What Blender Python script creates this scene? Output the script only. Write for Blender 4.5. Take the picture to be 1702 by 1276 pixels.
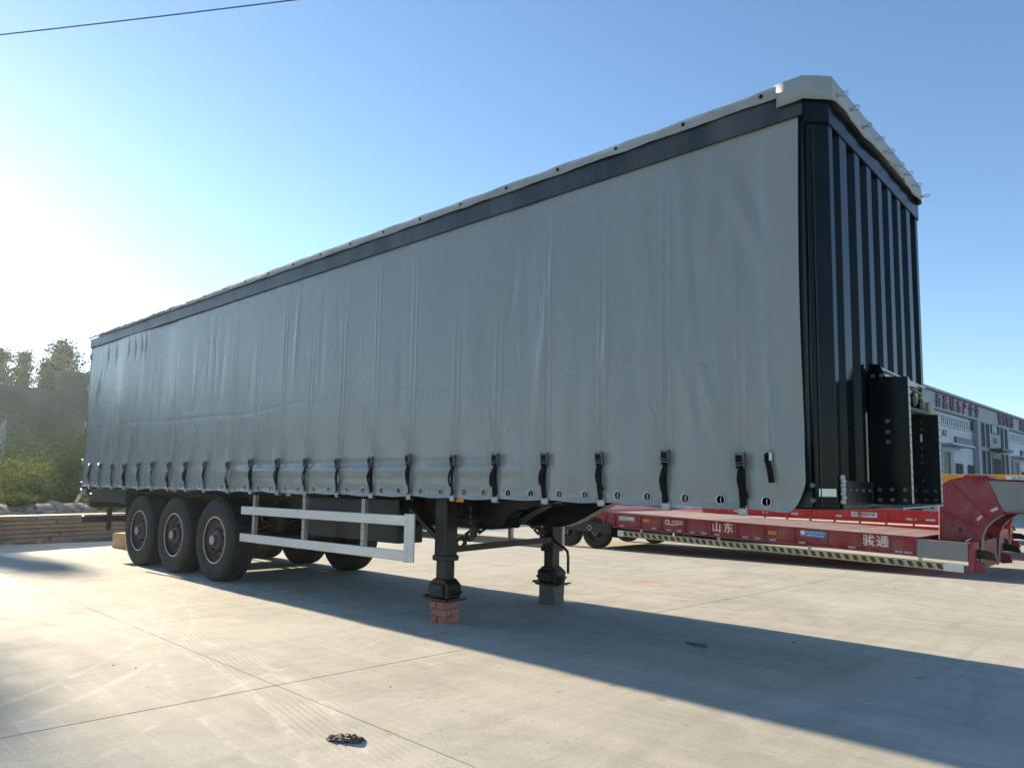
import bpy, bmesh, math, random
import numpy as np
from mathutils import Vector, Matrix

for o in list(bpy.data.objects):
    bpy.data.objects.remove(o, do_unlink=True)
SC = bpy.context.scene
COL = SC.collection
R = math.radians
random.seed(7)
rng = np.random.default_rng(11)

# ------------------------------------------------------------------ camera
CAM = Vector((15.169, -4.753, 1.326))
yaw, pitch, roll = 0.7376, 0.1012, 0.0174
fw = Vector((-math.sin(yaw) * math.cos(pitch), math.cos(yaw) * math.cos(pitch), math.sin(pitch)))
rt = Vector((math.cos(yaw), math.sin(yaw), 0))
up = rt.cross(fw)
rt2 = rt * math.cos(roll) + up * math.sin(roll)
up2 = -rt * math.sin(roll) + up * math.cos(roll)
cd = bpy.data.cameras.new('camera')
cam = bpy.data.objects.new('camera', cd)
COL.objects.link(cam)
M4 = Matrix((rt2, up2, -fw)).transposed().to_4x4()
M4.translation = CAM
cam.matrix_world = M4
cd.sensor_width = 36
cd.lens = 1211.67 / 1702 * 36
cd.shift_y = 0.0306
cd.clip_start = 0.05
cd.clip_end = 6000
SC.camera = cam

# ------------------------------------------------------------------ sky and sun
SUN_DIR = Vector((-3.9, 0.135, 1.0)).normalized()
el = math.asin(SUN_DIR.z)
az = math.atan2(SUN_DIR.x, SUN_DIR.y)
world = bpy.data.worlds.new('World')
SC.world = world
world.use_nodes = True
wn = world.node_tree
wn.nodes.clear()
sky = wn.nodes.new('ShaderNodeTexSky')
sky.sky_type = 'NISHITA'
sky.sun_disc = False
sky.sun_elevation = el
sky.sun_rotation = az
sky.air_density = 1.0
sky.dust_density = 0.12
sky.ozone_density = 3.0
bg = wn.nodes.new('ShaderNodeBackground')
bg.inputs['Strength'].default_value = 0.079
out = wn.nodes.new('ShaderNodeOutputWorld')
wn.links.new(sky.outputs[0], bg.inputs[0])
wn.links.new(bg.outputs[0], out.inputs[0])

sd = bpy.data.lights.new('sun', 'SUN')
sd.energy = 5.0
sd.angle = R(0.55)
sd.color = (1.0, 0.85, 0.62)
sun = bpy.data.objects.new('sun', sd)
COL.objects.link(sun)
sun.rotation_euler = SUN_DIR.to_track_quat('Z', 'Y').to_euler()
sun.location = (-20, 0, 20)

vs = SC.view_settings
vs.view_transform = 'Standard'
vs.look = 'None'
vs.gamma = 1
vs.exposure = 1.74
vs.use_curve_mapping = False
SC.cycles.use_denoising = True
SC.cycles.max_bounces = 4
SC.cycles.transparent_max_bounces = 8
SC.cycles.volume_bounces = 0

# ------------------------------------------------------------------ materials
MATS = {}


def mat(name, col, rough=0.6, metal=0.0, var=0.12, scale=4.0, bump=0.0, bscale=60.0, spec=0.5,
        coat=0.0, dirt=None, dirt_amt=0.35, dscale=1.2, aniso=(1, 1, 1)):
    if name in MATS:
        return MATS[name]
    m = bpy.data.materials.new(name)
    m.use_nodes = True
    nt = m.node_tree
    N, L = nt.nodes, nt.links
    b = N['Principled BSDF']
    tc = N.new('ShaderNodeTexCoord')
    mp = N.new('ShaderNodeMapping')
    mp.inputs['Scale'].default_value = aniso
    L.new(tc.outputs['Object'], mp.inputs[0])
    n1 = N.new('ShaderNodeTexNoise')
    n1.inputs['Scale'].default_value = scale
    n1.inputs['Detail'].default_value = 6
    n1.inputs['Roughness'].default_value = 0.65
    L.new(mp.outputs[0], n1.inputs['Vector'])
    mr = N.new('ShaderNodeMapRange')
    mr.inputs['From Min'].default_value = 0.3
    mr.inputs['From Max'].default_value = 0.7
    mr.inputs['To Min'].default_value = 1 - var
    mr.inputs['To Max'].default_value = 1 + var
    L.new(n1.outputs['Fac'], mr.inputs['Value'])
    vm = N.new('ShaderNodeVectorMath')
    vm.operation = 'SCALE'
    vm.inputs[0].default_value = col[:3]
    L.new(mr.outputs[0], vm.inputs['Scale'])
    last = vm.outputs[0]
    if dirt:
        n2 = N.new('ShaderNodeTexNoise')
        n2.inputs['Scale'].default_value = dscale
        n2.inputs['Detail'].default_value = 8
        n2.inputs['Roughness'].default_value = 0.7
        L.new(mp.outputs[0], n2.inputs['Vector'])
        r2 = N.new('ShaderNodeMapRange')
        r2.inputs['From Min'].default_value = 0.42
        r2.inputs['From Max'].default_value = 0.72
        r2.inputs['To Max'].default_value = dirt_amt * 1.6
        L.new(n2.outputs['Fac'], r2.inputs['Value'])
        mx = N.new('ShaderNodeMix')
        mx.data_type = 'RGBA'
        L.new(r2.outputs[0], mx.inputs['Factor'])
        L.new(last, mx.inputs[6])
        mx.inputs[7].default_value = (*dirt, 1)
        last = mx.outputs[2]
    L.new(last, b.inputs['Base Color'])
    rr = N.new('ShaderNodeMapRange')
    rr.inputs['To Min'].default_value = max(0.03, rough - 0.1)
    rr.inputs['To Max'].default_value = min(1, rough + 0.1)
    L.new(n1.outputs['Fac'], rr.inputs['Value'])
    L.new(rr.outputs[0], b.inputs['Roughness'])
    b.inputs['Metallic'].default_value = metal
    b.inputs['Specular IOR Level'].default_value = spec
    b.inputs['Coat Weight'].default_value = coat
    b.inputs['Coat Roughness'].default_value = 0.15
    if bump:
        n3 = N.new('ShaderNodeTexNoise')
        n3.inputs['Scale'].default_value = bscale
        n3.inputs['Detail'].default_value = 4
        L.new(mp.outputs[0], n3.inputs['Vector'])
        bp = N.new('ShaderNodeBump')
        bp.inputs['Strength'].default_value = bump
        bp.inputs['Distance'].default_value = 0.02
        L.new(n3.outputs['Fac'], bp.inputs['Height'])
        L.new(bp.outputs[0], b.inputs['Normal'])
    MATS[name] = m
    return m


DUST = (0.36, 0.31, 0.25)
M_curtain = mat('curtain_pvc', (0.225, 0.245, 0.238), 0.27, var=0.06, scale=1.5, bump=0.04, bscale=240,
                dirt=(0.275, 0.285, 0.27), dirt_amt=0.3, dscale=1.6, aniso=(1.6, 1, 0.22))
M_tarp = mat('roof_tarp_pvc', (0.28, 0.31, 0.32), 0.5, var=0.2, scale=3, bump=0.1, bscale=30, dirt=(0.25, 0.24, 0.2), dirt_amt=0.3)
M_tarp.node_tree.nodes['Principled BSDF'].inputs['Transmission Weight'].default_value = 0
M_rail = mat('cant_rail_paint', (0.014, 0.019, 0.022), 0.4, var=0.25, scale=3, dirt=(0.15, 0.15, 0.14), dirt_amt=0.3, dscale=2.5, aniso=(1, 1, 0.2))
M_navy = mat('navy_paint', (0.0016, 0.0045, 0.0065), 0.15, var=0.12, scale=2, spec=0.14, dirt=(0.02, 0.022, 0.02), dirt_amt=0.12)
M_black = mat('black_steel_paint', (0.005, 0.007, 0.009), 0.4, var=0.25, scale=5, dirt=(0.035, 0.032, 0.028), dirt_amt=0.2, dscale=3)
M_chassis = mat('chassis_paint', (0.006, 0.008, 0.010), 0.45, var=0.25, scale=4, dirt=(0.03, 0.027, 0.022), dirt_amt=0.2, dscale=2)
M_rubber = mat('tyre_rubber', (0.013, 0.013, 0.013), 0.8, var=0.2, scale=8, bump=0.1, bscale=80, dirt=(0.045, 0.04, 0.034), dirt_amt=0.3, dscale=3)
M_rim = mat('rim_steel', (0.07, 0.05, 0.052), 0.45, metal=0.3, var=0.2, scale=6, dirt=(0.12, 0.09, 0.07), dirt_amt=0.3)
M_lip = mat('bright_steel', (0.45, 0.45, 0.44), 0.35, metal=0.8, var=0.12, scale=12)
M_buckle = mat('buckle_steel', (0.13, 0.13, 0.13), 0.4, metal=0.6, var=0.25, scale=30)
M_alu = mat('aluminium', (0.62, 0.62, 0.60), 0.38, metal=0.35, var=0.06, scale=3, dirt=(0.4, 0.38, 0.33), dirt_amt=0.15)
M_galv = mat('galvanised_steel', (0.38, 0.39, 0.39), 0.42, metal=0.6, var=0.15, scale=14, dirt=(0.2, 0.15, 0.1), dirt_amt=0.2)
M_web = mat('black_webbing', (0.006, 0.0065, 0.008), 0.85, var=0.25, scale=50, bump=0.3, bscale=300, spec=0.2)
M_leg = mat('leg_paint', (0.008, 0.008, 0.008), 0.5, var=0.3, scale=6, dirt=(0.05, 0.035, 0.025), dirt_amt=0.25, dscale=4)
M_amber = mat('amber_lens', (0.60, 0.20, 0.04), 0.25, var=0.2, scale=30)
M_redlens = mat('red_lens', (0.4, 0.02, 0.02), 0.2, var=0.1)
M_white = mat('white_paint', (0.70, 0.69, 0.65), 0.5, var=0.08, scale=5, dirt=(0.35, 0.3, 0.24), dirt_amt=0.25, dscale=4)
M_plate = mat('beige_plate', (0.45, 0.40, 0.30), 0.55, var=0.15, scale=6)
M_hose = mat('hose_rubber', (0.03, 0.035, 0.028), 0.45, var=0.2)
M_glad = mat('coupling_green', (0.22, 0.25, 0.09), 0.4, var=0.2)
M_brick = mat('red_brick', (0.36, 0.13, 0.085), 0.9, var=0.22, scale=20, bump=0.5, bscale=50, dirt=(0.40, 0.28, 0.22), dirt_amt=0.35, dscale=9)
M_block = mat('concrete_block', (0.14, 0.15, 0.13), 0.92, var=0.2, scale=18, bump=0.5, bscale=45, dirt=(0.08, 0.08, 0.075), dirt_amt=0.4, dscale=10)
M_red = mat('lowbed_red', (0.245, 0.020, 0.032), 0.5, var=0.18, scale=2.5, dirt=(0.26, 0.15, 0.13), dirt_amt=0.42, dscale=2.4)
M_red2 = mat('bright_red', (0.55, 0.022, 0.018), 0.4, var=0.12, scale=3, dirt=(0.4, 0.2, 0.15), dirt_amt=0.2, dscale=2)
M_red3 = mat('dull_red', (0.20, 0.03, 0.03), 0.55, var=0.2, scale=3)
M_grey = mat('primer_grey', (0.20, 0.22, 0.22), 0.5, var=0.12, scale=3, dirt=(0.3, 0.27, 0.23), dirt_amt=0.3, dscale=2)
M_yel = mat('trailer_yellow', (0.62, 0.30, 0.03), 0.45, var=0.15, scale=3)
M_deck = mat('dusty_deck', (0.56, 0.40, 0.33), 0.8, var=0.22, scale=4, bump=0.3, bscale=40, dirt=(0.62, 0.52, 0.44), dirt_amt=0.45, dscale=2.2, aniso=(0.5, 2.5, 1))
M_stripeY = mat('stripe_yellow', (0.40, 0.38, 0.24), 0.55, var=0.2, scale=6)
M_stripeK = mat('stripe_black', (0.012, 0.013, 0.012), 0.5, var=0.2)
M_stripeD = mat('worn_stripe', (0.045, 0.042, 0.032), 0.6, var=0.3, scale=9)
M_tape = mat('reflective_tape', (0.62, 0.52, 0.48), 0.4, var=0.2, scale=20)
M_letter = mat('white_lettering', (0.72, 0.66, 0.60), 0.6, var=0.1)
M_blue = mat('blue_sticker', (0.05, 0.22, 0.50), 0.4, var=0.12, scale=20)
M_faceW = mat('facade_panel', (0.50, 0.53, 0.57), 0.55, var=0.06, scale=0.6, dirt=(0.30, 0.28, 0.26), dirt_amt=0.2, dscale=0.4)
M_faceP = mat('facade_pier', (0.30, 0.30, 0.34), 0.6, var=0.06, scale=0.6)
M_fascia = mat('facade_fascia', (0.36, 0.345, 0.38), 0.55, var=0.08, scale=0.7, aniso=(1, 1, 6))
M_glass = mat('window_glass', (0.010, 0.016, 0.022), 0.6, var=0.15, scale=0.5, spec=0.08)
M_frame = mat('window_frame', (0.55, 0.58, 0.60), 0.5, var=0.05)
M_dframe = mat('dark_frame', (0.05, 0.06, 0.065), 0.5, var=0.1)
M_sign = mat('sign_red', (0.20, 0.09, 0.12), 0.6, var=0.25, scale=1.5)
M_shed = mat('shed_wall', (0.05, 0.068, 0.068), 0.85, var=0.3, scale=0.8, dirt=(0.03, 0.045, 0.035), dirt_amt=0.5, dscale=0.5)
M_bark = mat('tree_bark', (0.07, 0.055, 0.042), 0.9, var=0.3, scale=6, bump=0.5, bscale=20)
M_timber = mat('old_beam', (0.20, 0.145, 0.11), 0.75, var=0.25, scale=3, bump=0.25, bscale=25, dirt=(0.27, 0.23, 0.19), dirt_amt=0.45, dscale=1.5, aniso=(1, 0.15, 1.5))
M_soil = mat('soil', (0.20, 0.155, 0.12), 0.95, var=0.35, scale=2.5, bump=0.8, bscale=9, dirt=(0.09, 0.085, 0.05), dirt_amt=0.6, dscale=1.1)
M_stone = mat('rubble', (0.27, 0.235, 0.20), 0.9, var=0.3, scale=5, bump=0.4, bscale=18)
M_wood = mat('cut_wood', (0.48, 0.33, 0.16), 0.8, var=0.2, scale=10)
M_pole = mat('pole_concrete', (0.33, 0.32, 0.30), 0.9, var=0.1)
M_flower = mat('yellow_flower', (0.62, 0.50, 0.08), 0.7, var=0.2)
M_debris = mat('debris_bark', (0.13, 0.105, 0.08), 0.9, var=0.35, scale=20, bump=0.6, bscale=40)


def leaf_mat(name, col, var=0.45, trans=0.35):
    if name in MATS:
        return MATS[name]
    m = bpy.data.materials.new(name)
    m.use_nodes = True
    nt = m.node_tree
    N, L = nt.nodes, nt.links
    N.clear()
    o = N.new('ShaderNodeOutputMaterial')
    tc = N.new('ShaderNodeTexCoord')
    n1 = N.new('ShaderNodeTexNoise')
    n1.inputs['Scale'].default_value = 1.6
    n1.inputs['Detail'].default_value = 5
    L.new(tc.outputs['Object'], n1.inputs['Vector'])
    gi = N.new('ShaderNodeNewGeometry')
    ad = N.new('ShaderNodeMath')
    ad.operation = 'MULTIPLY_ADD'
    L.new(gi.outputs['Random Per Island'], ad.inputs[0])
    ad.inputs[1].default_value = 0.5
    L.new(n1.outputs['Fac'], ad.inputs[2])
    mr = N.new('ShaderNodeMapRange')
    mr.inputs['From Min'].default_value = 0.35
    mr.inputs['From Max'].default_value = 1.1
    mr.inputs['To Min'].default_value = 1 - var
    mr.inputs['To Max'].default_value = 1 + var
    L.new(ad.outputs[0], mr.inputs['Value'])
    vm = N.new('ShaderNodeVectorMath')
    vm.operation = 'SCALE'
    vm.inputs[0].default_value = col
    L.new(mr.outputs[0], vm.inputs['Scale'])
    d = N.new('ShaderNodeBsdfPrincipled')
    d.inputs['Roughness'].default_value = 0.85
    d.inputs['Specular IOR Level'].default_value = 0.2
    L.new(vm.outputs[0], d.inputs['Base Color'])
    t = N.new('ShaderNodeBsdfTranslucent')
    v2 = N.new('ShaderNodeVectorMath')
    v2.operation = 'MULTIPLY'
    v2.inputs[1].default_value = (1.5, 1.35, 0.55)
    L.new(vm.outputs[0], v2.inputs[0])
    L.new(v2.outputs[0], t.inputs[0])
    mx = N.new('ShaderNodeMixShader')
    mx.inputs[0].default_value = trans
    L.new(d.outputs[0], mx.inputs[1])
    L.new(t.outputs[0], mx.inputs[2])
    L.new(mx.outputs[0], o.inputs[0])
    MATS[name] = m
    return m


def concrete_mat():
    m = bpy.data.materials.new('yard_concrete')
    m.use_nodes = True
    nt = m.node_tree
    N, L = nt.nodes, nt.links
    b = N['Principled BSDF']
    geo = N.new('ShaderNodeNewGeometry')
    pos = geo.outputs['Position']

    def noise(scale, detail=6, rough=0.6, sc=(1, 1, 1), rot=0.0, dist=0.0):
        mp = N.new('ShaderNodeMapping')
        mp.inputs['Scale'].default_value = sc
        mp.inputs['Rotation'].default_value = (0, 0, rot)
        L.new(pos, mp.inputs[0])
        n = N.new('ShaderNodeTexNoise')
        n.inputs['Scale'].default_value = scale
        n.inputs['Detail'].default_value = detail
        n.inputs['Roughness'].default_value = rough
        n.inputs['Distortion'].default_value = dist
        L.new(mp.outputs[0], n.inputs['Vector'])
        return n.outputs['Fac']

    def rng_(v, a, b_, c=0.0, d=1.0):
        r = N.new('ShaderNodeMapRange')
        for k, x in (('From Min', a), ('From Max', b_), ('To Min', c), ('To Max', d)):
            r.inputs[k].default_value = x
        L.new(v, r.inputs['Value'])
        return r.outputs[0]

    def math_(op, a, b_=None, c=None):
        n = N.new('ShaderNodeMath')
        n.operation = op
        for i, x in enumerate((a, b_, c)):
            if x is None:
                continue
            if isinstance(x, (int, float)):
                n.inputs[i].default_value = x
            else:
                L.new(x, n.inputs[i])
        return n.outputs[0]

    def mix(f, a, b_):
        n = N.new('ShaderNodeMix')
        n.data_type = 'RGBA'
        if isinstance(f, (int, float)):
            n.inputs['Factor'].default_value = f
        else:
            L.new(f, n.inputs['Factor'])
        for i, x in ((6, a), (7, b_)):
            if isinstance(x, tuple):
                n.inputs[i].default_value = (*x, 1)
            else:
                L.new(x, n.inputs[i])
        return n.outputs[2]

    c = mix(rng_(noise(0.35, 4, 0.65), 0.35, 0.68), (0.395, 0.368, 0.315), (0.51, 0.48, 0.415))
    # trowel streaks, stretched in two directions
    c = mix(rng_(noise(1.0, 5, 0.7, (0.55, 4.5, 1), 0.35, 0.4), 0.42, 0.70, 0, 0.7), c, (0.58, 0.535, 0.44))
    c = mix(rng_(noise(1.1, 5, 0.7, (3.8, 0.5, 1), 0.9, 0.5), 0.47, 0.75, 0, 0.65), c, (0.32, 0.298, 0.255))
    # cloudy darker stains
    c = mix(rng_(noise(0.8, 6, 0.72, (1, 1, 1), 0, 1.2), 0.48, 0.72, 0, 0.7), c, (0.30, 0.28, 0.24))
    # fine grain
    c = mix(rng_(noise(2.2, 5, 0.7, (0.35, 9, 1), 0.6, 0.3), 0.60, 0.70, 0, 0.5), c, (0.66, 0.62, 0.53))
    c = mix(rng_(noise(2.0, 5, 0.7, (10, 0.4, 1), 0.25, 0.3), 0.62, 0.72, 0, 0.4), c, (0.66, 0.62, 0.53))
    c = mix(rng_(noise(75, 3, 0.7), 0.45, 0.7, 0, 0.35), c, (0.26, 0.235, 0.19))
    c = mix(rng_(noise(38, 3, 0.6), 0.4, 0.75, 0, 0.22), c, (0.30, 0.28, 0.235))
    c = mix(rng_(noise(9, 5, 0.7), 0.55, 0.8, 0, 0.3), c, (0.60, 0.555, 0.46))
    sx = N.new('ShaderNodeSeparateXYZ')
    L.new(pos, sx.inputs[0])
    # pale tyre scuffs: arcs of a turning circle, broken up
    brk = rng_(noise(3.2, 6, 0.75), 0.44, 0.62)
    for (cx, cy, rad, w) in ((5.6, -6.6, 5.7, 0.05), (5.6, -6.6, 5.35, 0.04), (14.6, -0.2, 4.6, 0.035), (9.2, -9.0, 7.2, 0.06),
                             (9.2, -9.0, 6.9, 0.05), (16.5, -8.4, 6.4, 0.05), (3, 14, 9.3, 0.07), (12.9, 8.0, 10.9, 0.04)):
        dx = math_('SUBTRACT', sx.outputs[0], cx)
        dy = math_('SUBTRACT', sx.outputs[1], cy)
        d = math_('SQRT', math_('ADD', math_('MULTIPLY', dx, dx), math_('MULTIPLY', dy, dy)))
        e = math_('ABSOLUTE', math_('SUBTRACT', d, rad))
        f = math_('MULTIPLY', rng_(e, w, 0, 0, 0.6), brk)
        c = mix(f, c, (0.68, 0.64, 0.55))
    # small dark specks and drips
    c = mix(rng_(noise(5.5, 2, 0.5), 0.70, 0.76, 0, 0.6), c, (0.20, 0.18, 0.15))
    c = mix(math_('MULTIPLY', rng_(noise(26, 2, 0.5), 0.66, 0.74, 0, 0.7), rng_(noise(0.7, 3, 0.6), 0.45, 0.6)), c, (0.17, 0.155, 0.13))
    # faint parallel tread prints
    wv = math_('SINE', math_('MULTIPLY', math_('ADD', sx.outputs[1], math_('MULTIPLY', sx.outputs[0], 0.22)), 150.0))
    lane = math_('ABSOLUTE', math_('SUBTRACT', math_('ADD', sx.outputs[1], math_('MULTIPLY', sx.outputs[0], 0.22)), 0.25))
    c = mix(math_('MULTIPLY', math_('MULTIPLY', rng_(lane, 0.26, 0.2), rng_(wv, 0.0, 0.6, 0, 0.4)), rng_(noise(1.3, 4, 0.6), 0.4, 0.6)), c, (0.62, 0.58, 0.49))
    # rust stain beyond the trailer
    for (cx, cy, rx, ry) in ((9.3, 4.75, 0.9, 0.45), (10.3, 5.3, 0.7, 0.22)):
        dx = math_('MULTIPLY', math_('SUBTRACT', sx.outputs[0], cx), 1 / rx)
        dy = math_('MULTIPLY', math_('SUBTRACT', sx.outputs[1], cy), 1 / ry)
        d = math_('SQRT', math_('ADD', math_('MULTIPLY', dx, dx), math_('MULTIPLY', dy, dy)))
        f = math_('MULTIPLY', rng_(d, 1.2, 0.1, 0, 1.0), rng_(noise(2.4, 6, 0.7), 0.38, 0.65))
        c = mix(f, c, (0.42, 0.25, 0.12))
    L.new(c, b.inputs['Base Color'])
    L.new(rng_(noise(2.2, 6, 0.7), 0.3, 0.7, 0.75, 0.95), b.inputs['Roughness'])
    b.inputs['Specular IOR Level'].default_value = 0.18
    bp = N.new('ShaderNodeBump')
    bp.inputs['Strength'].default_value = 0.22
    bp.inputs['Distance'].default_value = 0.006
    hsum = math_('ADD', noise(45, 5, 0.7), math_('MULTIPLY', noise(6, 6, 0.65, (0.6, 3, 1), 0.35), 0.8))
    L.new(hsum, bp.inputs['Height'])
    L.new(bp.outputs[0], b.inputs['Normal'])
    return m


M_conc = concrete_mat()

# ------------------------------------------------------------------ mesh helpers


class MB:
    def __init__(s):
        s.v, s.f, s.mi, s.cur = [], [], [], 0

    def add(s, vs, fs):
        o = len(s.v)
        s.v += [tuple(map(float, q)) for q in vs]
        for f in fs:
            s.f.append(tuple(i + o for i in f))
            s.mi.append(s.cur)
        return s

    def hexa(s, p):  # p: 4 bottom (ccw), 4 top
        return s.add(p, [(3, 2, 1, 0), (4, 5, 6, 7), (0, 1, 5, 4), (1, 2, 6, 5), (2, 3, 7, 6), (3, 0, 4, 7)])

    def box(s, x0, x1, y0, y1, z0, z1):
        return s.hexa([(x0, y0, z0), (x1, y0, z0), (x1, y1, z0), (x0, y1, z0),
                       (x0, y0, z1), (x1, y0, z1), (x1, y1, z1), (x0, y1, z1)])

    def prism(s, pts, axis, a, b):
        n = len(pts)

        def P(u, v, w):
            return {'x': (w, u, v), 'y': (u, w, v), 'z': (u, v, w)}[axis]
        vs = [P(u, v, a) for u, v in pts] + [P(u, v, b) for u, v in pts]
        fs = [tuple(range(n - 1, -1, -1)), tuple(range(n, 2 * n))]
        fs += [(i, (i + 1) % n, n + (i + 1) % n, n + i) for i in range(n)]
        return s.add(vs, fs)

    def bar(s, a, b, w, h, upv=(0, 0, 1)):
        a, b = Vector(a), Vector(b)
        d = (b - a).normalized()
        u = Vector(upv)
        if abs(d.dot(u)) > 0.95:
            u = Vector((1, 0, 0))
        sx = d.cross(u).normalized()
        sz = sx.cross(d)
        q = []
        for p in (a, b):
            q += [p - sx * w / 2 - sz * h / 2, p + sx * w / 2 - sz * h / 2, p + sx * w / 2 + sz * h / 2, p - sx * w / 2 + sz * h / 2]
        return s.add(q, [(3, 2, 1, 0), (4, 5, 6, 7), (0, 1, 5, 4), (1, 2, 6, 5), (2, 3, 7, 6), (3, 0, 4, 7)])

    def tube(s, pts, r, n=8):
        pts = [Vector(p) for p in pts]
        rs = r if isinstance(r, (list, tuple)) else [r] * len(pts)
        vs, fs = [], []
        u = None
        for i, p in enumerate(pts):
            d = (pts[min(i + 1, len(pts) - 1)] - pts[max(i - 1, 0)]).normalized()
            if u is None:
                u = d.orthogonal().normalized()
            u = (u - d * u.dot(d)).normalized()
            w = d.cross(u)
            for k in range(n):
                t = 2 * math.pi * k / n
                vs.append(p + (u * math.cos(t) + w * math.sin(t)) * rs[i])
        for i in range(len(pts) - 1):
            for k in range(n):
                fs.append((i * n + k, i * n + (k + 1) % n, (i + 1) * n + (k + 1) % n, (i + 1) * n + k))
        fs.append(tuple(range(n - 1, -1, -1)))
        fs.append(tuple((len(pts) - 1) * n + k for k in range(n)))
        return s.add(vs, fs)

    def lathe(s, prof, c, axis='y', n=32, closed=False, cap=True):
        # prof: (radius, along-axis)
        vs, fs = [], []
        m = len(prof)
        for r, h in prof:
            for k in range(n):
                t = 2 * math.pi * k / n
                a, b = r * math.cos(t), r * math.sin(t)
                q = {'y': (a, h, b), 'x': (h, a, b), 'z': (a, b, h)}[axis]
                vs.append((c[0] + q[0], c[1] + q[1], c[2] + q[2]))
        rngm = m if closed else m - 1
        for i in range(rngm):
            j = (i + 1) % m
            for k in range(n):
                fs.append((i * n + k, i * n + (k + 1) % n, j * n + (k + 1) % n, j * n + k))
        if not closed and cap:
            if prof[0][0] > 1e-6:
                fs.append(tuple(range(n - 1, -1, -1)))
            if prof[-1][0] > 1e-6:
                fs.append(tuple((m - 1) * n + k for k in range(n)))
        return s.add(vs, fs)

    def mesh(s, name, mats, bevel=0, smooth=False, off=(0, 0, 0), recalc=True):
        me = bpy.data.meshes.new(name)
        o = Vector(off)
        me.from_pydata([tuple(Vector(q) - o) for q in s.v], [], s.f)
        mats = mats if isinstance(mats, (list, tuple)) else [mats]
        for m in mats:
            me.materials.append(m)
        if len(mats) > 1:
            for p, i in zip(me.polygons, s.mi):
                p.material_index = i
        if recalc or bevel:
            bm = bmesh.new()
            bm.from_mesh(me)
            if smooth:
                bmesh.ops.remove_doubles(bm, verts=bm.verts, dist=1e-6)
            bmesh.ops.recalc_face_normals(bm, faces=bm.faces)
            if bevel:
                es = [e for e in bm.edges if len(e.link_faces) == 2 and e.calc_face_angle(0) > 0.6]
                bmesh.ops.bevel(bm, geom=es, offset=bevel, segments=1, affect='EDGES', profile=0.7)
            bm.to_mesh(me)
            bm.free()
        if smooth:
            for p in me.polygons:
                p.use_smooth = True
            me.set_sharp_from_angle(angle=R(38))
        return me

    def build(s, name, mats, parent=None, bevel=0, smooth=False, local=False, recalc=True):
        off = (0, 0, 0)
        if parent is not None and not local:
            off = wloc(parent)
        elif parent is None and not local:
            off = (0, 0, 0)
        o = bpy.data.objects.new(name, s.mesh(name, mats, bevel, smooth, off, recalc))
        COL.objects.link(o)
        if parent is not None:
            o.parent = parent
        return o


def wloc(o):
    v = Vector(o.location)
    p = o.parent
    while p is not None:
        v += Vector(p.location)
        p = p.parent
    return v


def tag(o, label=None, cat=None, group=None, kind=None):
    if label:
        o['label'] = label
    if cat:
        o['category'] = cat
    if group:
        o['group'] = group
    if kind:
        o['kind'] = kind
    return o


def empty(name, loc, label, cat, group=None):
    o = bpy.data.objects.new(name, None)
    o.empty_display_size = 0.3
    o.location = loc
    COL.objects.link(o)
    return tag(o, label, cat, group)


def inst(name, me, parent, loc, rot=(0, 0, 0), sc=(1, 1, 1)):
    o = bpy.data.objects.new(name, me)
    COL.objects.link(o)
    o.parent = parent
    o.location = loc
    o.rotation_euler = rot
    o.scale = sc
    return o


def text_mesh(name, body, size, mats, ext=0.004, offset=0.0):
    cu = bpy.data.curves.new(name, 'FONT')
    cu.body = body
    cu.size = size
    cu.extrude = ext
    cu.offset = offset
    cu.align_x = 'CENTER'
    cu.align_y = 'CENTER'
    cu.resolution_u = 3
    ob = bpy.data.objects.new(name, cu)
    COL.objects.link(ob)
    dg = bpy.context.evaluated_depsgraph_get()
    me = bpy.data.meshes.new_from_object(ob.evaluated_get(dg))
    bpy.data.objects.remove(ob, do_unlink=True)
    me.materials.clear()
    me.materials.append(mats)
    return me


def grid_mesh(name, P, m, smooth=True):
    # P: (nu, nv, 3) array
    nu, nv = P.shape[:2]
    idx = np.arange(nu * nv).reshape(nu, nv)
    q = np.stack([idx[:-1, :-1], idx[1:, :-1], idx[1:, 1:], idx[:-1, 1:]], -1).reshape(-1, 4)
    me = bpy.data.meshes.new(name)
    me.vertices.add(nu * nv)
    me.vertices.foreach_set('co', P.reshape(-1).astype(np.float32))
    me.loops.add(q.size)
    me.loops.foreach_set('vertex_index', q.reshape(-1).astype(np.int32))
    me.polygons.add(len(q))
    me.polygons.foreach_set('loop_start', np.arange(0, q.size, 4).astype(np.int32))
    me.update(calc_edges=True)
    me.materials.append(m)
    if smooth:
        me.polygons.foreach_set('use_smooth', np.ones(len(q), dtype=bool))
    return me


def leaf_cloud(name, centers, sizes, m, flat=0.0, seed=0, aspect=0.5):
    # one folded quad per leaf
    g = np.random.default_rng(seed)
    n = len(centers)
    a = g.normal(size=(n, 3))
    a /= np.linalg.norm(a, axis=1)[:, None]
    b = g.normal(size=(n, 3))
    b -= a * (a * b).sum(1)[:, None]
    b /= np.linalg.norm(b, axis=1)[:, None]
    s = np.asarray(sizes)[:, None]
    V = np.stack([centers - a * s * 0.5, centers + b * s * aspect * 0.5, centers + a * s * 0.5, centers - b * s * aspect * 0.5], 1)
    me = bpy.data.meshes.new(name)
    me.vertices.add(4 * n)
    me.vertices.foreach_set('co', V.reshape(-1).astype(np.float32))
    me.loops.add(4 * n)
    me.loops.foreach_set('vertex_index', np.arange(4 * n, dtype=np.int32))
    me.polygons.add(n)
    me.polygons.foreach_set('loop_start', np.arange(0, 4 * n, 4, dtype=np.int32))
    me.update(calc_edges=True)
    me.materials.append(m)
    return me


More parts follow.
